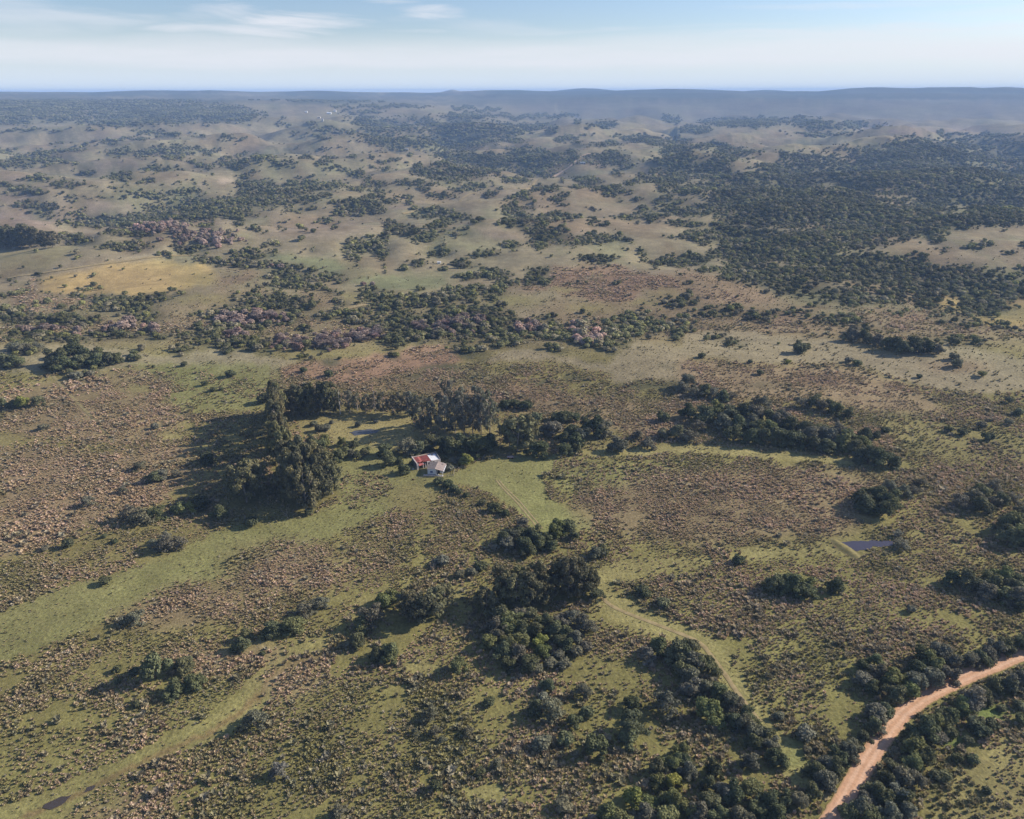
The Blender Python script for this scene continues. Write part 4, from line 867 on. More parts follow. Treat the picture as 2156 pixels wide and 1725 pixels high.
plant('bsh', 'D2', [(1380,1230,110),(1230,1250,120,'grey'),(1360,1640,110),(570,1520,90,'dark'),(900,990,80),(1240,960,70,'grey'),(1510,1060,90)], 'grey-green bush in the rough scrub at the bottom of the slope', 'bushes in the rough scrub', ('mid', 'grey'), 'mid')
plant('nat', 'D2', [(1960,1420,120),(2030,1380,120),(2090,1360,120),(2040,1480,110,'bright'),(1960,1480,110),(1790,1600,160,'bright'),(1900,1620,120),(2040,1620,150),(2000,1690,150),(2120,1660,120),(2110,1290,110),(1650,1690,130),(1720,1730,150),(1880,1710,150)], '* tree in the thicket at the foot of the tree belt', 'trees in the lower thicket', ('mid', 'light', 'light'), 'mid')
# -- belt below the track
plant('nat', 'D3', [(30,680,150),(100,740,140),(180,770,130),(50,840,150),(130,900,130),(250,920,130),(300,980,120),(190,1060,170,'light'),(360,1000,120),(420,1060,120),(400,1120,120),(470,1170,120),(530,1190,110),(480,1240,110),(560,1260,110),(600,1340,110),(640,1370,100),(430,1360,120),(60,930,130),(340,1100,110)], '* tree in the long belt hugging the lower side of the earth track', 'evergreens in the belt below the track', ('mid', 'grey', 'mid', 'dark'), 'mid')
plant('bsh', 'D3', [(780,1190,120,'grey'),(620,1080,70),(800,1290,60)], 'grey bush alone on the grass right of the belt below the track', 'bushes right of the belt', ('grey',), 'mid')
plant('bsh', 'D3', [(1450,430,60,'grey')], 'lone pale bush in the brown scrub above the road trees', None)
plant('nat', 'D3', [(30,1370,110),(60,1440,110),(230,1430,120),(180,1500,110),(440,1520,140,'light'),(330,1580,150),(270,1550,130),(540,1610,150,'dark'),(180,1620,140),(480,1650,130),(380,1700,140),(120,1700,140),(250,1690,130),(600,1690,140),(740,1620,120),(830,1550,110),(660,1620,120)], '* tree in the thicket on the outer side of the sandy driveway', 'trees in the thicket left of the road', ('mid', 'grey', 'dark', 'mid'), 'mid')
# -- both sides of the dirt road
plant('nat', 'D3', [(850,1430,130),(900,1480,140),(960,1410,130),(1010,1350,130),(920,1390,130),(1060,1310,110),(1090,1260,100),(1150,1220,100),(1200,1150,110),(1250,1080,130),(1220,1040,120),(1290,1050,110)], '* tree in the narrow strip between scrub and dirt road', 'evergreens along the left roadside', ('mid', 'grey', 'dark'), 'mid')
plant('gry', 'D3', [(1255,1180,80,'pale')], 'pale grey dry bush on the left edge of the dirt road', None, ('pale',), 'mid')
plant('nat', 'D3', [(1150,760,100,'dark'),(1220,730,100,'light'),(1130,840,120),(1340,950,140),(1420,920,140,'light'),(1350,850,150),(1460,870,140),(1480,790,140,'dark'),(1560,850,150),(1600,770,140,'light'),(1660,820,120),(1540,710,140,'dark'),(1640,690,140),(1200,900,120,'dark'),(1260,800,130)], '* tree in the wide grove on the upper side of the road bend', 'evergreens in the grove at the road bend', ('mid', 'mid', 'light'), 'mid')
plant('nat', 'D3', [(1720,750,110),(1800,725,110),(1870,710,110),(1930,680,110),(1990,660,110),(2050,640,120),(2110,620,120),(2170,600,120)], 'evergreen in the row above the road right of the bend', 'evergreens above the road', ('mid', 'grey'), 'mid')
plant('nat', 'D3', [(2120,860,140),(2050,890,130),(1960,880,120),(1900,940,110),(1760,1000,120),(1690,1060,120,'dark'),(1650,1100,110),(1600,1130,110),(1540,1180,170),(1450,1220,120),(1600,1210,120),(1480,1290,150,'light'),(1550,1360,130),(1440,1370,140),(1320,1400,130),(1390,1460,140),(1460,1470,130),(1280,1470,130),(1340,1540,140),(1220,1560,140),(1290,1600,140),(1390,1580,130,'dark'),(1170,1600,130),(1130,1670,150),(1210,1700,140),(1060,1700,130),(1320,1690,130),(1420,1650,120),(2190,830,130)], '* tree in the long belt shading the right side of the dirt road', 'evergreens along the right roadside', ('mid', 'grey', 'mid', 'light'), 'mid')
plant('gry', 'D3', [(1830,960,170,'pale'),(1790,1000,120,'pale')], 'large pale grey tree in the belt right of the dirt road', 'pale trees right of the road', ('pale',), 'mid')
plant('bsh', 'D3', [(1650,1450,90),(1690,1190,90,'dark'),(1880,1170,130),(1840,1130,110),(1950,1130,90),(2010,1030,60),(2120,1010,80),(1800,1230,70),(1830,1350,80),(1920,1550,60,'dark'),(1730,1340,70),(2130,1100,80),(1600,1450,80)], '* low bush on the pale grass beyond the roadside belt', 'bushes right of the roadside belt', ('mid', 'dark'), 'mid')
# -- right side
plant('nat', 'D3', [(570,270,120),(630,250,130),(700,270,150),(750,255,130,'light'),(790,290,120),(680,230,120)], 'evergreen in the oval clump in the brown scrub below the pond', 'evergreens in the oval clump', ('mid', 'light', 'dark'), 'mid')
plant('nat', 'D3', [(960,265,120,'dark')], 'single dark tree just right of the oval clump', None, mode='mid')
plant('bsh', 'D3', [(370,105,80)], 'small dark bush on the green strip left of the pond', None, ('dark',), 'mid')
plant('bsh', 'D2', [(1850,290,80),(1880,310,80),(1990,370,90)], 'dark bush above the earth track below the green patch', 'bushes above the track', ('dark', 'mid'), 'mid')
plant('nat', 'D3', [(1690,210,120,'dark'),(1800,230,130),(1950,240,140),(2020,215,130,'light'),(2080,260,140),(2050,320,130),(2110,340,140),(2150,250,130),(1930,300,120),(2130,390,100,'dark'),(2200,300,140)], '* evergreen in the long thicket downhill from the pond', 'evergreens in the thicket below the pond', ('mid', 'light', 'mid'), 'mid')
plant('gry', 'D3', [(1880,260,110,'pale')], 'pale silvery bush in the thicket below the pond', None, ('pale',), 'mid')
plant('gry', 'B6', [(1390,1450,100,'pale'),(1370,1400,70,'pale')], 'pale willowy bush at the right end of the pond', 'pale bushes at the pond', ('pale',), 'mid')
plant('nat', 'B6', [(1150,1170,140,'dark'),(1220,1150,140,'mid'),(1290,1190,150,'mid'),(1180,1220,140,'dark'),(1270,1240,130,'dark')], 'dark evergreen in the dense round clump in the scrub field', 'evergreens in the dense clump', mode='mid')
plant('gry', 'B6', [(1330,1100,110),(1400,1130,100),(1460,1120,90),(1500,1070,80),(1290,1090,90)], 'grey-green shrub behind the dense round clump in the scrub field', 'shrubs behind the dense clump', ('grey',), 'mid')
plant('nat', 'B6', [(1770,1200,110,'grey'),(1830,1150,120,'grey'),(1890,1130,130,'mid'),(1950,1110,120,'grey'),(1870,1210,120,'mid'),(1950,1190,110,'grey'),(2020,1180,110,'mid'),(2070,1170,80,'grey')], '* tree in the loose clump beside the dense round clump', 'greyish trees right of the dense clump', mode='mid')
plant('nat', 'B6', [(2060,1320,150,'light'),(2110,1400,160,'light'),(2050,1420,140,'mid'),(2130,1320,140,'mid'),(2010,1340,130,'mid'),(2200,1400,160,'mid'),(2150,1260,100,'grey')], 'large rounded evergreen on the rise right of the pond', 'large evergreens right of the pond', mode='mid')
plant('nat', 'B6', [(60,640,100,'dark'),(170,650,130),(240,640,120),(320,640,130),(400,640,130),(480,650,130),(560,670,120),(640,680,130),(280,700,130),(370,720,130,'dark'),(450,710,130),(500,740,120,'light'),(580,740,120),(690,720,120,'dark'),(340,780,120),(430,790,120,'dark'),(530,790,130),(620,800,130),(710,800,130,'dark'),(800,780,130),(770,740,110),(870,760,130),(940,790,130),(840,830,120,'dark'),(930,840,120),(1010,820,130,'light'),(1060,790,110),(1090,850,110),(1150,830,110),(1000,760,110)], '* tree in the big dark wood behind the scrub field', 'evergreens in the big dark wood', ('mid', 'dark', 'mid', 'light'), 'mid')
plant('nat', 'B6', [(1110,900,120),(1180,910,130),(1250,920,130),(1310,930,110),(1160,770,90),(1220,780,70)], 'dark evergreen at the right tip of the big dark wood', 'evergreens at the tip of the dark wood', ('dark', 'dark', 'mid'), 'mid')
plant('gry', 'B6', [(60,780,110),(130,720,90),(20,790,90)], 'grey bush at the left tip of the big dark wood', 'grey bushes at the dark wood', ('grey',), 'mid')
plant('nat', 'B6', [(40,440,100),(30,480,90),(100,500,100,'grey'),(160,510,100),(220,520,90,'grey'),(280,530,90),(330,530,70,'grey'),(530,570,90,'grey'),(480,560,70,'grey')], '* tree in the straggling line at the foot of the bare hillside', 'trees below the bare hillside', ('mid', 'grey'), 'mid')
plant('nat', 'B6', [(770,580,90,'grey'),(830,570,100),(880,590,100,'grey'),(940,590,90),(990,620,90,'mid'),(1050,650,80,'dark')], 'tree in the short line behind the big dark wood', 'trees behind the big dark wood', ('mid',), 'mid')
plant('nat', 'B6', [(1080,160,90),(1150,160,80),(1190,180,80),(1250,190,90),(1300,210,90,'dark'),(1360,210,110,'dark'),(1400,240,90),(1470,210,110,'dark'),(1500,240,80),(1550,230,90,'dark'),(1620,250,70)], '* tree in the line over the crest of the tan hillside', 'trees over the crest of the hillside', ('dark', 'mid'), 'mid')
plant('bsh', 'B6', [(750,240,90),(790,230,60),(1060,310,50),(1110,325,60),(1730,330,70,'grey'),(1720,290,60,'grey'),(140,280,50),(505,390,45),(680,320,40,'bright'),(445,320,35),(1930,790,80),(1770,760,70),(1680,740,60),(1890,715,60),(2060,695,60),(2120,635,60),(2060,560,60),(1500,410,40),(1290,750,60)], '* isolated bush dotting the tan hillside', 'bushes dotting the tan hillside', ('dark', 'mid', 'grey'), 'mid')
# -- left side
plant('nat', 'B4', [(320,360,120),(390,340,140),(470,300,150),(550,320,140),(620,320,120),(680,335,120),(740,330,90),(500,355,130),(420,370,130),(350,380,100),(600,350,110)], '* evergreen in the large clump on the crest above the brown slope', 'evergreens in the left crest clump', ('dark', 'mid', 'dark'), asp=.75)
plant('nat', 'B4', [(820,310,60),(170,260,100,'grey'),(110,250,90,'grey'),(240,255,90,'grey'),(40,340,110,'mid'),(110,350,110,'mid'),(-20,330,100)], 'smaller tree near the left crest clump', 'smaller trees near the left crest', ('mid',), asp=.75)
plant('bsh', 'B4', [(840,280,50),(1150,348,45),(1440,415,70),(1280,470,45),(480,425,80,'grey'),(570,410,50,'grey'),(1340,505,50),(1385,500,28),(960,358,25),(2055,412,60),(1900,385,50)], '* bush dotting the pale slope behind the farm grove', 'bushes on the pale slope', ('dark', 'mid'))
plant('nat', 'B4', [(15,610,80,'mid'),(150,605,95,'bright'),(230,595,85,'mid'),(80,610,60,'mid')], 'tree in the short row at the left end of the brown slope', 'trees in the short left row')
plant('gry', 'B4', [(540,1225,80),(770,1135,60),(860,1000,90),(300,740,40)], 'sparse grey tree with a long shadow on the brown scrub slope', 'sparse grey trees on the brown slope', ('grey',))
plant('nat', 'B4', [(960,1070,100),(1010,1060,90),(1110,1040,60),(1300,950,100,'dark')], 'low tree in the shade left of the tall eucalyptus row', 'low trees in the eucalyptus shade', ('mid', 'grey'))
plant('gry', 'B4', [(820,1310,120),(890,1330,130),(960,1300,120,'mid')], 'grey spreading bush left of the single yellow-green trees', 'grey bushes left of the eucalypts', ('grey',))
plant('nat', 'B4', [(1130,1270,100,'light'),(1190,1255,90,'bright'),(1240,1240,110,'dark')], 'yellow-green tree at the shadow edge of the tall eucalypts', 'yellow-green trees at the shadow edge')
plant('nat', 'B4', [(1385,1300,105,'mid')], 'single round tree on the meadow in front of the tall eucalypts', None)
plant('bsh', 'B4', [(1580,1345,85,'dark'),(1930,1275,60,'dark')], 'dark round bush on the meadow below the tall eucalypts', 'bushes on the meadow', ('dark',))
plant('bsh', 'B4', [(430,1480,75,'dark'),(720,1455,45),(650,1420,40),(280,1500,50,'grey'),(970,740,50,'grey'),(270,745,60,'grey')], 'small dark bush on the scrub slope left of the meadow', 'bushes on the left scrub slope', ('dark',))
plant('gry', 'B4', [(980,1500,110),(1050,1500,120),(1120,1480,110),(1040,1450,90)], 'grey spreading shrub in the middle of the sloping meadow', 'grey shrubs in the meadow', ('grey',))
plant('nat', 'D1', [(970,840,160,'mid')], 'tall dark tree standing above the small trees on the lower left slope', None, asp=1.35)
plant('nat', 'D1', [(1165,785,140),(1210,900,120),(1090,945,125)], 'round olive tree close to the tall dark tree on the lower left slope', 'round trees beside the tall tree', ('mid',))
plant('bsh', 'D1', [(850,815,70,'dark'),(735,800,60,'dark'),(740,875,45),(860,1020,60),(1640,700,45)], 'small bush left of the tall dark tree on the lower left slope', 'small bushes by the tall tree', ('dark', 'mid'))
plant('nat', 'D1', [(1525,665,110),(1550,595,90),(1720,570,130,'mid'),(1820,550,140,'light')], 'olive green tree at the upper end of the valley meadow', 'trees at the head of the valley meadow', ('mid',))
plant('gry', 'D1', [(840,490,110),(800,495,80)], 'grey shrub in the scrub between the two groups of olive trees', 'grey shrubs in the left scrub', ('grey',))
plant('gry', 'D1', [(1900,450,110),(1960,420,110),(2010,400,100)], 'grey shrub behind the trees at the head of the valley meadow', 'grey shrubs at the meadow head', ('grey',))
plant('bsh', 'D1', [(660,252,80,'dark')], 'lone dark bush in the middle of the left meadow', None)
plant('gry', 'D1', [(1600,1140,165,'grey')], 'lone grey tree casting a long shadow over the valley meadow', None)
plant('gry', 'D1', [(1730,1450,125,'pale')], 'lone pale grey tree on the olive scrub below the valley meadow', None, ('pale',))
plant('gry', 'D1', [(2110,1700,125,'grey')], 'lone grey tree at the lower edge of the olive scrub flat', None)
# -- far left eucalyptus block and leafless trees of the creek
plant('euc', 'A1', [(40,1390,130),(110,1390,140),(180,1385,140),(250,1380,140),(310,1375,130),(380,1385,130),(440,1380,120),(80,1370,130),(210,1360,130),(0,1390,120),(150,1365,120)], 'tall dark eucalyptus in the block standing behind the yellow field', 'eucalypts behind the yellow field', ('eucd',), asp=1.25)
tw = []
for (x, y, rx, ry) in ((600,860,110,25),(700,890,70,20),(950,870,130,30),(1240,810,150,32),(140,800,80,12),(400,660,120,18),(170,680,100,16),(1720,735,100,22),(1900,745,55,30),(2020,690,60,30)):
    for k in range(max(3, int(rx*ry/330))):
        a = random.uniform(0, 6.28); q_ = math.sqrt(random.random()); tw.append((x+rx*q_*math.cos(a), y+ry*q_*math.sin(a), random.uniform(60, 85)))
plant('twg', 'A5', tw, '* leafless tree in the thicket along the creek', 'leafless trees along the creek', ('pink', 'rose', 'pink', 'mauve'))
print('planted', count)

# ------------------------------------------------------------------ uncountable cover: woodland, creek thicket, scrub tufts
def scatter_points(bands, keep_fn):
    out = []
    for r0, r1, s in bands:
        n = int(2*math.tan(R(46))*r1/s)+2
        xs_ = np.arange(-r1*.95, r1*.95, s); ys_ = np.arange(max(r0*.62, 60), r1, s)
        X, Y = np.meshgrid(xs_, ys_); X = X.ravel()+rng.uniform(-.5, .5, X.size)*s*1.25; Y = Y.ravel()+rng.uniform(-.5, .5, Y.size)*s*1.25
        r_ = np.hypot(X, Y); sel = (r_ >= r0) & (r_ < r1) & (np.abs(X) < .78*Y+30*1 if r0 > 250 else np.abs(X) < 1.05*Y+10)
        X, Y = X[sel], Y[sel]; Z = height(X, Y)
        px_, py_, zc = proj(X, Y, Z); sel = (px_ > -90) & (px_ < W0+160) & (py_ < H0+120)
        X, Y, Z = X[sel], Y[sel], Z[sel]
        k, extra = keep_fn(X, Y, Z, s)
        out.append(np.column_stack([X[k], Y[k], Z[k], np.full(k.sum(), s), *[e[k] for e in extra]]))
    return np.concatenate(out)
def instancer(name, label, P, protos, size, rotz, which, tint, cat=None):
    me_ = bpy.data.meshes.new(name); me_.vertices.add(len(P)); me_.vertices.foreach_set('co', P[:, :3].astype(np.float32).ravel())
    def at_(nm, typ, arr, key='value'):
        a = me_.attributes.new(nm, typ, 'POINT'); a.data.foreach_set(key, arr)
    at_('isize', 'FLOAT_VECTOR', size.astype(np.float32).ravel(), 'vector'); at_('irot', 'FLOAT', rotz.astype(np.float32)); at_('iwhich', 'INT', which.astype(np.int32))
    at_('tint', 'FLOAT_COLOR', np.concatenate([tint, np.ones((len(tint), 1))], 1).astype(np.float32).ravel(), 'color')
    o = link(name, me_); tag(o, label, cat, None, 'stuff')
    ng = bpy.data.node_groups.new(name, 'GeometryNodeTree')
    ng.interface.new_socket('Geometry', in_out='INPUT', socket_type='NodeSocketGeometry'); ng.interface.new_socket('Geometry', in_out='OUTPUT', socket_type='NodeSocketGeometry')
    gi = ng.nodes.new('NodeGroupInput'); go = ng.nodes.new('NodeGroupOutput'); iop = ng.nodes.new('GeometryNodeInstanceOnPoints')
    g2i = ng.nodes.new('GeometryNodeGeometryToInstance')
    for me_p in reversed(protos):
        so = bpy.data.objects.new(name+'_shape', me_p); oi = ng.nodes.new('GeometryNodeObjectInfo'); oi.inputs[0].default_value = so
        ng.links.new(oi.outputs['Geometry'], g2i.inputs[0])
    ng.links.new(gi.outputs[0], iop.inputs['Points']); ng.links.new(g2i.outputs[0], iop.inputs['Instance']); iop.inputs['Pick Instance'].default_value = True
    def named(nm, typ):
        n_ = ng.nodes.new('GeometryNodeInputNamedAttribute'); n_.data_type = typ; n_.inputs[0].default_value = nm; return n_.outputs[0]
    ng.links.new(named('iwhich', 'INT'), iop.inputs['Instance Index']); ng.links.new(named('isize', 'FLOAT_VECTOR'), iop.inputs['Scale'])
    cx_ = ng.nodes.new('ShaderNodeCombineXYZ'); ng.links.new(named('irot', 'FLOAT'), cx_.inputs[2]); ng.links.new(cx_.outputs[0], iop.inputs['Rotation'])
    ng.links.new(iop.outputs[0], go.inputs[0])
    md = o.modifiers.new('scatter', 'NODES'); md.node_group = ng
    return o
PL_A = np.array(PLACED)
def away_from_planted(X, Y, pad=.8):
    ok_ = np.ones(len(X), bool)
    cell = 12.0; grid = {}
    for (a, b_, w) in PLACED: grid.setdefault((int(a//cell), int(b_//cell)), []).append((a, b_, w))
    ci = (X//cell).astype(int); cj = (Y//cell).astype(int)
    near = set()
    for (i, j) in grid:
        for u in (-1, 0, 1):
            for v_ in (-1, 0, 1): near.add((i+u, j+v_))
    cand = [k for k in range(len(X)) if (ci[k], cj[k]) in near]
    for k in cand:
        for u in (-1, 0, 1):
            for v_ in (-1, 0, 1):
                for (a, b_, w) in grid.get((ci[k]+u, cj[k]+v_), ()):
                    if (X[k]-a)**2+(Y[k]-b_)**2 < (w*pad)**2: ok_[k] = False
    return ok_
# woodland
def wood_keep(X, Y, Z, s):
    px_, py_ = warped(X, Y, Z, 1.5)
    d = sample(wood, px_, py_); p_ = sample(pinkw, px_, py_)
    nz = fbm(X/45, Y/45, 91, 3); nb_ = fbm(X/170, Y/120, 95, 2)
    stray = .004+.03*np.clip(nb_+.1, 0, 1)*sstep(560, 800, np.hypot(X, Y))
    pr = np.where(d > .05, d*(.92+.55*nz+.35*nb_), stray*(np.hypot(X, Y) > 480)*(s < 12))
    u = rng.random(len(X)); k = (u < pr)
    k &= ~((py_ > 740) & (np.hypot(X, Y) < 470))
    return k, [p_, d]
WP = scatter_points([(330, 900, 3.8), (900, 1600, 4.4), (1600, 2800, 6.2), (2800, 5900, 12)], wood_keep)
WP = WP[away_from_planted(WP[:, 0], WP[:, 1], .75)]
def far_shape(seed, mat, leaves=260, nb=6, bare=False):
    r_ = np.random.default_rng(seed); blobs = [((0, 0, .5), (.40, .40, .40))]
    for k in range(nb):
        a = r_.uniform(0, 6.28); rad = r_.uniform(.15, .34); s_ = r_.uniform(.2, .3); blobs.append(((rad*math.cos(a), rad*math.sin(a), r_.uniform(.3, .72)), (s_, s_, s_*.85)))
    return blob_crown('far_crown', seed, blobs, leaves, .16, .82 if not bare else .45, .6, mat)
FAR = [far_shape(500+s, M_LEAF_I) for s in range(5)]
FARB = [far_shape(520+s, M_TWIG_I, 420, 5, True) for s in range(3)]
u = rng.random(len(WP)); isp = rng.random(len(WP)) < np.clip(WP[:, 4]*1.15, 0, 1)*.72
def wood_obj(name, label, P, protos, tints, wts, hmul=1.0):
    n = len(P); s = P[:, 3]; w = s*.94*rng.lognormal(.0, .33, n).clip(.45, 1.9)*np.where(P[:, 5] < .05, .75, np.where(P[:, 5] < .4, .8, 1.08)); h = np.clip(w*rng.uniform(.6, .95, n), 2.0, 7.5)*hmul
    T = np.array([TINTS[t_] for t_ in tints])*np.array([1.08, 1.0, .92]); tn = T[rng.choice(len(T), n, p=wts)]*rng.uniform(.75, 1.3, (n, 1))*1.22*(1+.5*np.clip(fbm(P[:, 0]/140, P[:, 1]/90, 221, 3), -.6, 1))[:, None]
    size = np.stack([w, w, h], 1); Q = P[:, :3].copy(); Q[:, 2] -= .06*h
    instancer(name, label, Q, protos, size, rng.uniform(0, 6.28, n), rng.integers(0, len(protos), n), tn)
wood_obj('distant_woodland', 'far woods and scattered trees filling the gullies and hillsides', WP[~isp], FAR, ('dark', 'mid', 'light', 'grey'), (.28, .34, .14, .24))
# leafless thicket of the creek
def pink_keep(X, Y, Z, s):
    px_, py_ = warped(X, Y, Z, .6); p_ = sample(pinkw, px_, py_)
    return rng.random(len(X)) < p_*.8, [p_, p_]
PP = scatter_points([(430, 1150, 5.2)], pink_keep); PP = PP[away_from_planted(PP[:, 0], PP[:, 1], .6)]
PP = np.concatenate([PP, WP[isp]])
wood_obj('creek_thicket', 'leafless pinkish thicket winding along the creek bottom', PP, FARB, ('pink', 'rose', 'mauve', 'grey'), (.4, .15, .3, .15), 1.05)
# scrub tufts
def tuft(seed, mat):
    """a tussock: leaning blades fanned over a low mound"""
    r_ = np.random.default_rng(seed); n_ = 34
    a = r_.uniform(0, 6.28, n_); r0 = r_.uniform(.02, .24, n_); ln = r_.uniform(.12, .34, n_); hh = r_.uniform(.55, 1.05, n_)*(1-.55*r0/.24*r_.random(n_))
    base = np.stack([r0*np.cos(a), r0*np.sin(a), np.full(n_, .02)], 1); tip = np.stack([(r0+ln)*np.cos(a), (r0+ln)*np.sin(a), hh], 1)
    sd = np.stack([-np.sin(a), np.cos(a), np.zeros(n_)], 1)*r_.uniform(.07, .14, (n_, 1)); midp = base*.45+tip*.55+np.array([0, 0, .16])
    v = np.stack([base-sd*.6, base+sd*.6, midp+sd, tip, midp-sd], 1).reshape(-1, 3); k = np.arange(n_)[:, None]*5
    f = np.concatenate([k+np.array([[0, 1, 2]]), k+np.array([[0, 2, 4]]), k+np.array([[4, 2, 3]])])
    iv, if_ = ico(1); c = iv*(1+.35*pnoise(iv[:, 0]*2.6+seed, iv[:, 1]*2.6+iv[:, 2]*2.1, seed))[:, None]*np.array([.36, .36, .52]); c[:, 2] = np.maximum(c[:, 2]+.08, -.05)
    return mesh_np('tuft', np.concatenate([v, c]), np.concatenate([f, if_+len(v)]), False, mat)
TUFTS = [tuft(600+s, M_TUFT) for s in range(6)]
pond_c = [(gp('N', 1835, 1150), 9.5)]
def tuft_keep(X, Y, Z, s):
    px_, py_ = warped(X, Y, Z, 1.0)
    d = sample(dens, px_, py_); pk = sample(pinkness, px_, py_)
    nz = fbm(X/14, Y/14, 111, 3); nl = fbm(X/55, Y/55, 117, 2)
    pr = np.where(d > .015, np.where(d > .055, np.maximum(d, .16), d)*(.88+1.0*nz+.5*nl), 0)
    rx, ry, _ = proj(X, Y, Z)
    # keep the roads, tracks and pools clear
    road = sample(ROADM, rx, ry)
    return (rng.random(len(X)) < pr) & (road < .5), [pk, nz, d]
ROADM = np.zeros((MH, MW), np.float32)
for pts, w in (([(1705,1810),(1750,1735),(1790,1665),(1830,1595),(1872,1535),(1925,1482),(2000,1440),(2080,1406),(2160,1374),(2260,1338)], 30), (trk, 10), ([(1138,1115),(1088,1055),(1048,1012)], 8),
               ([(672,1384),(610,1398),(570,1432),(520,1490),(440,1545),(340,1588),(250,1628),(170,1672),(60,1718)], 5), ([(105,785),(150,835),(200,885),(238,930)], 3)):
    ROADM = np.maximum(ROADM, stroke_mask(pts, w))
ROADM = np.maximum(ROADM, poly_mask([(1750,1135),(1800,1139),(1878,1138),(1890,1146),(1845,1154),(1826,1160),(1812,1178),(1790,1168)]))
ROADM = np.maximum(ROADM, PL('B5', (15,755),(230,740),(230,775),(50,790))); ROADM = np.maximum(ROADM, PL('D1', (250,1675),(280,1615),(470,1565),(600,1515),(600,1560),(400,1640),(310,1680)))
ROADM = np.maximum(ROADM, PL('H', (200,300),(1350,200),(1950,600),(1950,1250),(300,1250)))
TP = scatter_points([(95, 300, .82), (300, 480, 1.08), (480, 720, 1.8), (720, 1000, 3.0)], tuft_keep)
TP = TP[away_from_planted(TP[:, 0], TP[:, 1], .7)]
n = len(TP); pk = np.clip(TP[:, 4]+.55*fbm(TP[:, 0]/30, TP[:, 1]/30, 131, 3)+rng.normal(0, .2, n), 0, 1)[:, None]
C_PINK = np.array([.56,.415,.305]); C_BRN = np.array([.455,.335,.208]); C_OLV = np.array([.28,.25,.105]); C_GRN = np.array([.24,.23,.115]); C_GRY = np.array([.40,.35,.255])
u1 = rng.random((n, 1))
a_ = np.where(u1 < .45, C_PINK, np.where(u1 < .92, C_BRN, C_GRY)); b_ = np.where(u1 < .55, C_OLV, np.where(u1 < .93, C_GRN, C_GRY))
pk = np.where(TP[:, 6:7] < .3, pk*.5, pk)
tn = (a_*pk+b_*(1-pk))*rng.uniform(.82, 1.2, (n, 1))
rt = np.hypot(TP[:, 0], TP[:, 1]); big = rng.random(n) < np.where((rt < 240) & (TP[:, 0] > -35) & (TP[:, 6] > .3), .13, np.where(rt < 210, .06, .02)); tn = np.where(big[:, None], tn*.45+np.array([.235,.225,.155])*.55, tn)
w = np.clip(TP[:, 3]*rng.lognormal(-.02, .30, n), .35, 1.75*TP[:, 3])*np.where(big, rng.uniform(1.3, 2.3, n), 1.0)*np.where(TP[:, 6] < .3, .55, 1.0)*(1+.4*np.clip(fbm(TP[:, 0]/22, TP[:, 1]/22, 141, 2), -.8, 1))
h = np.minimum(w*rng.uniform(.45, .8, n), np.where(big, 1.9, 1.3))
instancer('ground_scrub', 'brown and olive tussocks and low scrub covering the ground', TP[:, :3], TUFTS, np.stack([w, w*rng.uniform(.8, 1.2, n), h], 1), rng.uniform(0, 6.28, n), rng.integers(0, 6, n), tn)
print('woodland', (~isp).sum(), 'thicket', len(PP), 'tufts', n)

# ------------------------------------------------------------------ farm buildings
def box(bm, x0, x1, y0, y1, z0, z1):
    v = [bm.verts.new(p) for p in ((x0,y0,z0),(x1,y0,z0),(x1,y1,z0),(x0,y1,z0),(x0,y0,z1),(x1,y0,z1),(x1,y1,z1),(x0,y1,z1))]
    for q_ in ((0,3,2,1),(4,5,6,7),(0,1,5,4),(1,2,6,5),(2,3,7,6),(3,0,4,7)): bm.faces.new([v[i] for i in q_])
def prism(bm, pts, off):
    """a plate: polygon pts extruded by off"""
    a = [bm.verts.new(p) for p in pts]; b_ = [bm.verts.new(Vector(p)+Vector(off)) for p in pts]
    bm.faces.new(a[::-1]); bm.faces.new(b_)
    for i in range(len(a)): j = (i+1) % len(a); bm.faces.new((a[i], a[j], b_[j], b_[i]))
def part(name, mat, parent, fn):
    bm = bmesh.new(); fn(bm); bmesh.ops.recalc_face_normals(bm, faces=bm.faces)
    me_ = bpy.data.meshes.new(name); bm.to_mesh(me_); bm.free(); return link(name, me_, parent, mat)
M_WHITE = plain('whitewash', (.70,.70,.68), .8, .16, 1.1); M_BLUE = plain('blue_shutter', (.02,.05,.18), .6, .2, 3); M_FIBRO = plain('fibre_cement_roof', (.20,.175,.165), .9, .22, 1.2); M_FIBRO2 = plain('brownish_roof', (.30,.245,.225), .9, .25, 1.2)
M_RED = plain('rusty_red_sheet', (.20,.055,.050), .75, .4, 1.0); M_RED2 = plain('faded_red_sheet', (.42,.13,.11), .8, .35, 1.2); M_SHEET = plain('white_sheet', (.74,.74,.76), .6, .12, .8)
M_PLASTER = plain('stained_plaster', (.50,.44,.40), .9, .35, .7); M_SHADE_GREY = plain('shade_grey', (.16,.155,.17), .9, .3, 1.2); M_BRICKT = plain('tan_wall_top', (.46,.36,.28), .9, .3, 1.0); M_DARK = plain('dark_opening', (.012,.012,.014), .9, .2, 1)  # dark grey of the ruin's end walls has the left wall's shade put in
M_WOOD = plain('grey_wood', (.30,.265,.23), .9, .3, 3); M_RUSTD = plain('dark_rust', (.05,.022,.018), .8, .3, 3)

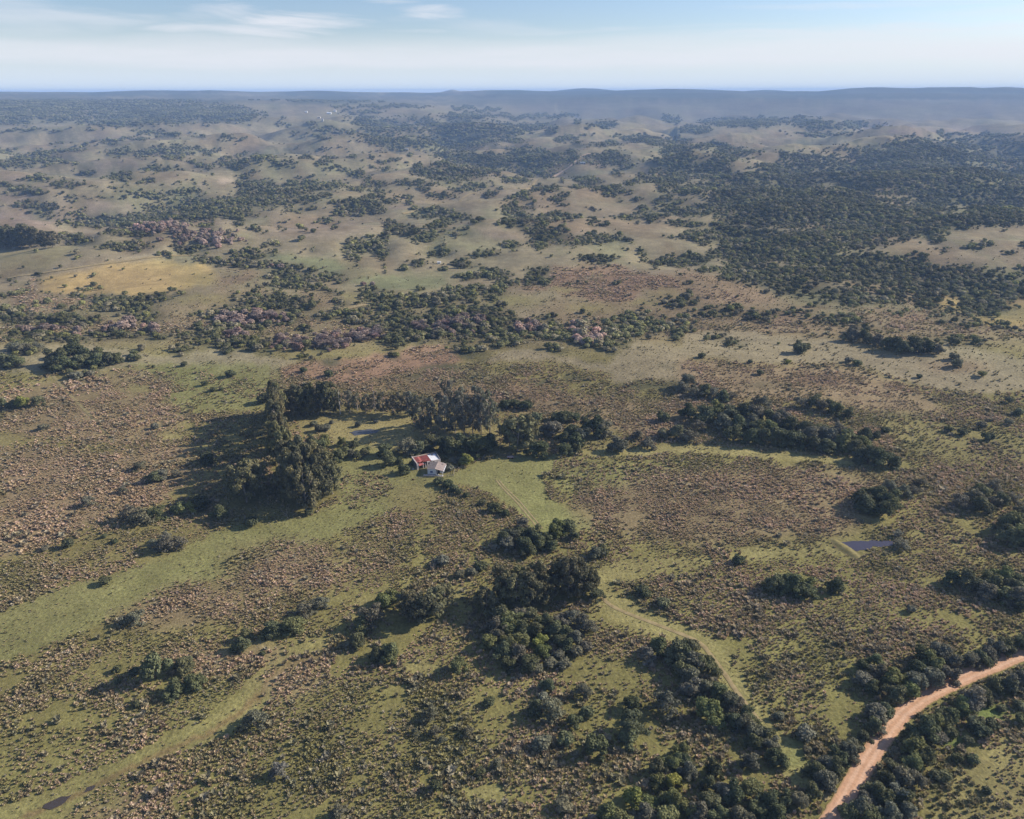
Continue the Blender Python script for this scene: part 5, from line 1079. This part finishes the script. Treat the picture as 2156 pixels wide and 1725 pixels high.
# white house: 7 m front, low gable, porch on its right
org = gp('H', 955, 1088); u_ = org.copy()
wh = empty('white_house', org, R(-7)); tag(wh, 'small white house with low grey-brown gable roof and blue window', 'house')
WL, WD, WHT = 7.0, 6.6, 2.6; RG = WHT+.65; XM = 3.55
part('base_course', M_BLUE, wh, lambda bm: box(bm, -.04, 4.1, -.04, WD+.04, -.3, .22))
part('wall', M_WHITE, wh, lambda bm: (prism(bm, [(0,0,.22),(4.0,0,.22),(4.0,0,RG-.16),(XM,0,RG-.05),(0,0,WHT)], (0,.22,0)), prism(bm, [(0,WD-.22,0),(WL,WD-.22,0),(WL,WD-.22,WHT-.25),(XM,WD-.22,RG-.05),(0,WD-.22,WHT)], (0,.22,0)),
     box(bm, 0, .22, .22, WD-.22, 0, WHT-.02), box(bm, WL-.22, WL, 1.9, WD-.22, 0, WHT-.28), box(bm, 4.0, WL, 1.9, 2.1, 0, WHT-.05)))
wi = part('window', M_BLUE, wh, lambda bm: box(bm, 1.25, 2.35, -.06, .02, 1.0, 1.85)); part('frame', M_WHITE, wi, lambda bm: (box(bm, 1.17, 2.43, -.09, -.065, .92, 1.0), box(bm, 1.78, 1.82, -.09, -.065, 1.0, 1.85)))
part('door', M_DARK, wh, lambda bm: box(bm, 4.3, 5.2, 1.84, 1.9, 0, 2.05))
part('window', M_BLUE, wh, lambda bm: box(bm, 5.6, 6.5, 1.84, 1.9, .95, 1.8))
def slope(bm, x0, z0, x1, z1, y0, y1, th=.07):
    prism(bm, [(x0,y0,z0),(x1,y0,z1),(x1,y1,z1),(x0,y1,z0)], (0,0,th))
def panels(root, name, mat, x0, z0, x1, z1, y0, y1, n, ridge=False):
    for k in range(n):
        a = y0+(y1-y0)*k/n; c = y0+(y1-y0)*(k+1)/n-.03
        dz = .012*(k % 2)
        part(name, mat, root, lambda bm: slope(bm, x0, z0+dz, x1, z1+dz, a, c))
panels(wh, 'roof_sheet', M_FIBRO, -.35, WHT-.02, XM, RG, -.30, WD+.30, 6)
panels(wh, 'roof_sheet', M_FIBRO2, XM, RG, WL+.35, WHT-.32, -.55, WD+.30, 6)  # right slope browner and lighter than the left
part('ridge_cap', M_FIBRO2, wh, lambda bm: prism(bm, [(XM-.22,-.56,RG+.05),(XM,-.56,RG+.15),(XM+.22,-.56,RG+.05)], (0, WD+.87, 0)))
part('gutter', M_SHEET, wh, lambda bm: box(bm, WL+.33, WL+.55, -.55, WD-1.2, WHT-.40, WHT-.16))
for x in (4.15, 6.9): part('porch_post', M_WHITE, wh, lambda bm: box(bm, x-.07, x+.07, -.42, -.28, 0, WHT-.12 if x > 5 else RG-.1))
part('porch_wall', M_WHITE, wh, lambda bm: prism(bm, [(3.75,-.75,-.1),(5.35,-.75,-.1),(5.35,-.75,.55),(4.9,-.75,.95),(4.3,-.75,.6),(3.75,-.75,.5)], (0,.2,0)))
part('terrace', M_PLASTER, wh, lambda bm: box(bm, -1.8, 7.3, -1.35, -.05, -.35, .06))
part('terrace_step', M_WHITE, wh, lambda bm: box(bm, 5.5, 7.1, -1.0, -.3, .06, .28))
part('chimney', M_PLASTER, wh, lambda bm: box(bm, 5.9, 6.3, WD-1.2, WD-.8, WHT-.3, WHT+.75))

# ruin: long rectangle, red and white sheet roof sloping to the front
org = gp('H', 570, 915)
ru = empty('ruined_house', org, R(27)); tag(ru, 'roof-broken ruined house with rusty red and white sheet roof and stained walls', 'house')
RL, RD, RH = 11.8, 6.6, 3.3
part('wall', M_SHADE_GREY, ru, lambda bm: prism(bm, [(0,0,-.3),(0,RD,-.3),(0,RD,RH+.25),(0,RD*.5,RH-.1),(0,0,RH-.35)], (.4,0,0)))
part('wall', M_BRICKT, ru, lambda bm: box(bm, .4, RL-.4, RD-.45, RD, -.3, RH+.28))
part('wall', M_SHADE_GREY, ru, lambda bm: prism(bm, [(RL-.4,0,-.3),(RL-.4,RD,-.3),(RL-.4,RD,RH+.7),(RL-.4,RD*.45,RH+.05),(RL-.4,0,RH-.5)], (.4,0,0)))
part('parapet', M_PLASTER, ru, lambda bm: (prism(bm, [(-.04,0,RH-.34),(-.04,RD*.5,RH-.09),(-.04,RD,RH+.26),(-.04,RD,RH+.40),(-.04,RD*.5,RH+.05),(-.04,0,RH-.2)], (.5,0,0))))
fw = part('wall', plain('peeling_whitewash', (.52,.46,.43), .9, .3, .9), ru, lambda bm: (box(bm, .0, .8, -.3, 0, -.3, RH-.42), box(bm, 5.1, 5.7, -.02, .38, -.3, RH-.55), box(bm, 6.5, 7.9, -.02, .38, -.3, RH-.55), box(bm, 8.7, RL, -.02, .38, -.3, RH-.6), box(bm, 5.7, 8.7, -.02, .38, RH-1.0, RH-.55)))
fw['label'] = 'whitewashed front wall with gaps and doorways'
part('door', M_DARK, ru, lambda bm: box(bm, 5.72, 6.48, .12, .2, -.3, RH-1.02)); part('door', M_SHEET, ru, lambda bm: box(bm, 6.55, 7.2, -.14, -.05, -.2, RH-1.3)); part('window', M_DARK, ru, lambda bm: box(bm, 7.95, 8.65, .12, .2, .4, RH-1.02))
part('pillar', M_PLASTER, ru, lambda bm: box(bm, 3.0, 3.45, -.1, .3, -.3, RH-.9)); part('pillar', M_PLASTER, ru, lambda bm: prism(bm, [(4.1,-.1,-.3),(4.9,-.1,-.3),(4.6,-.1,1.4),(4.2,-.1,RH-.7)], (0,.4,0)))
zr = lambda y: RH-.75+(y/RD)*.65
for k in range(7):
    x0 = .5+k*.98; y0 = (1.0, .7, 1.6, .9, .6, .3, .3)[k]
    part('roof_sheet', M_RED if k not in (2,) else M_RED2, ru, lambda bm: prism(bm, [(x0,y0,zr(y0)),(x0+.95,y0+.25,zr(y0)),(x0+.95,RD-.5,zr(RD-.5)),(x0,RD-.5,zr(RD-.5))], (0,0,.05+.01*(k % 2))))
for k in range(4):
    x0 = 7.42+k*.97
    part('roof_sheet', M_SHEET, ru, lambda bm: prism(bm, [(x0,.45,zr(0)),(x0+.94,.45,zr(0)),(x0+.94,RD-.9,zr(RD-.5)),(x0,RD-.9,zr(RD-.5))], (0,0,.06+.012*(k % 2))))
part('hole_shade_plate', M_RUSTD, ru, lambda bm: prism(bm, [(9.0,RD-2.0,zr(RD-1.6)+.09),(10.1,RD-2.1,zr(RD-1.7)+.09),(9.9,RD-1.2,zr(RD-.9)+.09),(9.2,RD-1.2,zr(RD-.9)+.09)], (0,0,.02)))  # solid dark plate on the sheets, its colour standing for a shaded hole
part('fallen_sheet', M_RED2, ru, lambda bm: prism(bm, [(1.0,-.5,1.75),(3.6,-.35,1.95),(3.4,.9,2.35),(1.2,.9,2.2)], (0,0,.05)))
part('fallen_sheet', M_RED2, ru, lambda bm: prism(bm, [(1.6,1.2,zr(1.2)+.12),(2.5,1.0,zr(1)+.2),(2.7,1.9,zr(1.9)+.15),(1.8,2.0,zr(2)+.14)], (0,0,.04)))
part('floor', M_SHADE_GREY, ru, lambda bm: box(bm, .4, RL-.4, 0, RD-.45, -.3, -.02))
# garden fence
posts = [('H', 640, 1250), ('H', 820, 1215), ('H', 1015, 1190), ('H', 1250, 1185), ('H', 1450, 1180), ('H', 1660, 1175), ('H', 1880, 1165), ('H', 1905, 1060), ('H', 1920, 950), ('H', 1935, 850)]
fc = empty('garden_fence', gp(*posts[0])); tag(fc, 'rickety grey wooden fence round the white house garden', 'fence')
pp = [gp(*p)-fc.location for p in posts]
for p in pp:
    hh = random.uniform(1.1, 1.5); part('post', M_WOOD, fc, lambda bm: box(bm, p.x-.08, p.x+.08, p.y-.08, p.y+.08, p.z-.3, p.z+hh))
for a, c in zip(pp[:-1], pp[1:]):
    for zz in (.45, .9):
        d = (c-a); s = Vector((-d.y, d.x, 0)).normalized()*.03; z_ = Vector((0, 0, zz))
        part('rail', M_WOOD, fc, lambda bm: prism(bm, [a+z_-s, c+z_-s, c+z_-s+Vector((0,0,.10)), a+z_-s+Vector((0,0,.10))], s*2))
# low yard things
def heap(name, label, cat, at_, w, h, mat, seed):
    iv, if_ = ico(2); v = iv*(1+.4*pnoise(iv[:, 0]*2+seed, iv[:, 1]*2+iv[:, 2], seed))[:, None]; v[:, 2] = np.maximum(v[:, 2], -.2)
    o = link(name, mesh_np(name, v*np.array([w/2, w/2.4, h]), if_, True, mat)); o.location = at_; tag(o, label, cat); return o
heap('earth_heap', 'heap of salmon-coloured earth at the shaded lawn edge', 'earth heap', gp('G', 430, 760), 2.2, .7, plain('salmon_earth', (.52,.30,.22), .95, .2, 2), 3)
heap('stump', 'dark burnt stump below the garden fence', 'stump', gp('H', 430, 1285), 1.1, .55, M_RUSTD, 5)
heap('earth_heap', 'small pinkish rubble heap in the shadow behind the ruin', 'rubble heap', gp('H', 1120, 215), 1.5, .5, plain('pink_rubble', (.5,.36,.31), .95, .2, 2), 8)
heap('rock', 'pale boulder by the bush left of the ruined house', 'rock', gp('H', 430, 905), 1.0, .6, plain('pale_rock', (.45,.44,.42), .9, .2, 2), 11)
ct = empty('farm_cart', gp('G', 1400, 715), R(8)); tag(ct, 'weathered flat wooden cart standing on the lawn edge under the trees', 'cart')
part('bed', plain('weathered_boards', (.40,.31,.29), .9, .3, 3), ct, lambda bm: (box(bm, -1.7, 1.5, -.8, .8, .55, .68), box(bm, -1.7, 1.5, -.85, -.8, .68, .95), box(bm, -1.7, 1.5, .8, .85, .68, .95)))
part('shaft', M_WOOD, ct, lambda bm: (box(bm, 1.5, 3.2, -.35, -.25, .5, .6), box(bm, 1.5, 3.2, .25, .35, .5, .6)))
for sx in (-1.0, .9):
    for sy in (-.92, .92):
        def wheel(bm):
            bmesh.ops.create_cone(bm, cap_ends=True, segments=14, radius1=.45, radius2=.45, depth=.1, matrix=Matrix.Translation((sx, sy, .42)) @ Matrix.Rotation(R(90), 4, 'X'))
        part('wheel', M_RUSTD, ct, wheel)
# dead pale trunks
def dead_trunk(label, p, h, seed):
    r_ = random.Random(seed); paths = [[((0,0,-.3), .3), ((.1,0,h*.4), .22), ((-.1,.1,h*.75), .14), ((.1,0,h), .05)]]
    for k in range(4):
        z0 = h*(.45+.13*k); a = r_.uniform(0, 6.28); paths.append([((0,0,z0), .1), ((.8*math.cos(a), .8*math.sin(a), z0+.8), .05), ((1.3*math.cos(a), 1.3*math.sin(a), z0+1.7), .02)])
    o = link('dead_tree', tube_mesh('dead_tree', paths, plain('bleached_wood', (.5,.46,.44), .85, .2, 2))); o.location = p; tag(o, label, 'dead tree')
dead_trunk('bleached dead trunk at the right end of the back windbreak', gp('F', 1442, 515), 13, 1)
dead_trunk('bleached dead trunk among the thin pale-trunked eucalypts', gp('F', 1810, 440), 10, 2)

# horse on the valley meadow
def horse(p, rz):
    h = empty('horse', p, rz); tag(h, 'dark brown horse grazing on the valley meadow', 'horse')
    me_ = bpy.data.meshes.new('body')
    J = [((-.72,0,1.08),(.27,.30)),((-.30,0,1.06),(.30,.33)),((.25,0,1.07),(.29,.33)),((.62,0,1.12),(.24,.29)),((.92,0,1.0),(.15,.2)),((1.20,0,.68),(.12,.16)),((1.38,0,.36),(.10,.13)),((1.52,0,.14),(.065,.075)),((-.98,0,1.05),(.07,.09)),((-1.10,0,.62),(.05,.06))]
    E = [(0,1),(1,2),(2,3),(3,4),(4,5),(5,6),(6,7),(0,8),(8,9)]
    for s in (-1, 1):
        k = len(J); J += [((.60,.16*s,.80),(.12,.13)),((.60,.16*s,.45),(.065,.07)),((.58,.16*s,.10),(.05,.05)),((.63,.16*s,.02),(.06,.06))]; E += [(3,k),(k,k+1),(k+1,k+2),(k+2,k+3)]
        k = len(J); J += [((-.62,.17*s,.80),(.16,.17)),((-.82,.17*s,.50),(.07,.08)),((-.74,.17*s,.12),(.05,.05)),((-.69,.17*s,.02),(.06,.06))]; E += [(0,k),(k,k+1),(k+1,k+2),(k+2,k+3)]
        k = len(J); J += [((1.30,.07*s,.52),(.03,.03))]; E += [(6,k)]
    me_.from_pydata([j[0] for j in J], E, []); 
    o = link('body', me_, h); md = o.modifiers.new('skin', 'SKIN')
    sv = me_.skin_vertices[0].data
    for i, j in enumerate(J): sv[i].radius = j[1]
    sv[1].use_root = True
    o.modifiers.new('smooth', 'SUBSURF').levels = 2; o.modifiers['smooth'].render_levels = 2
    mm = plain('brown_coat', (.035,.02,.014), .6, .25, 3); me_.materials.append(mm)
    dg = bpy.context.evaluated_depsgraph_get(); ev = bpy.data.meshes.new_from_object(o.evaluated_get(dg)); o.modifiers.clear(); o.data = ev
    if not len(ev.materials): ev.materials.append(mm)
    for p_ in ev.polygons: p_.use_smooth = True
horse(gp('D1', 1018, 1163), R(60))

# far farmsteads
def farm(label, crop, x, y, wpx, hpx, colr, roofc, rz=0, group=None):
    p = gp(crop, x, y); s = CROPS[crop][2]/KS*mpp(p); w_, h_ = wpx*s, max(hpx*s, 2.4); d_ = min(w_*.7, 14)
    o = empty('farm_building', p, rz); tag(o, label, 'building', group)
    mw = plain('far_wall', colr, .8, .1, .3); mr = plain('far_roof', roofc, .8, .2, .3)
    part('wall', mw, o, lambda bm: box(bm, -w_/2, w_/2, 0, d_, -2, h_*.72))
    part('roof', mr, o, lambda bm: prism(bm, [(-w_/2-.5,-.5,h_*.72),(-w_/2-.5,d_/2,h_),(-w_/2-.5,d_+.5,h_*.72)], (w_+1, 0, 0)))
    for k in (-.25, .2): part('window', M_DARK, o, lambda bm: box(bm, w_*k, w_*k+.14*w_, -.06, .02, h_*.2, h_*.55))
farm('long white shed of the far hilltop farmstead', 'Q', 1385, 335, 130, 55, (.85,.85,.85), (.75,.75,.75), R(5))
farm('square white house above the long shed of the far hilltop farmstead', 'Q', 1570, 265, 75, 60, (.85,.84,.82), (.6,.5,.45))
farm('small white hut among trees left of the far hilltop farmstead', 'Q', 672, 288, 75, 45, (.85,.85,.85), (.8,.8,.8))
farm('pale grey silo-like house below the far hilltop farmstead', 'Q', 1190, 570, 55, 90, (.55,.52,.5), (.5,.48,.46))
farm('low pale building beside the grey house below the far hilltop farmstead', 'Q', 1070, 470, 100, 50, (.58,.54,.5), (.5,.46,.42))
farm('tiny white hut on the tan hill past the rusty sedge field', 'A5', 1862, 188, 26, 14, (.75,.75,.75), (.65,.65,.65))
farm('tiny blue-grey shed beside the climbing dirt road', 'A3', 1265, 685, 40, 16, (.35,.38,.42), (.3,.34,.38))
farm('grey barn by the lone dark wood on the far pasture', 'A2', 1590, 572, 28, 18, (.4,.38,.37), (.3,.29,.28))

# ------------------------------------------------------------------ air
mh = bpy.data.materials.new('haze_air'); mh.use_nodes = True; t = mh.node_tree; t.nodes.clear()
out = N(t, 'ShaderNodeOutputMaterial'); pv = N(t, 'ShaderNodeVolumePrincipled')
pv.inputs['Color'].default_value = (.365, .575, .985, 1); pv.inputs['Density'].default_value = 0.98e-4; pv.inputs['Anisotropy'].default_value = 0.0
t.links.new(pv.outputs[0], out.inputs['Volume'])
bm = bmesh.new(); box(bm, -14600, 14600, -14600, 14600, float(TZ.min())-1, max(float(TZ.max()), HC)+1.6); me = bpy.data.meshes.new('haze'); bm.to_mesh(me); bm.free(); me.materials.append(mh)
tag(link('haze', me), 'thin blue haze of distance over the hills', None, None, 'stuff')
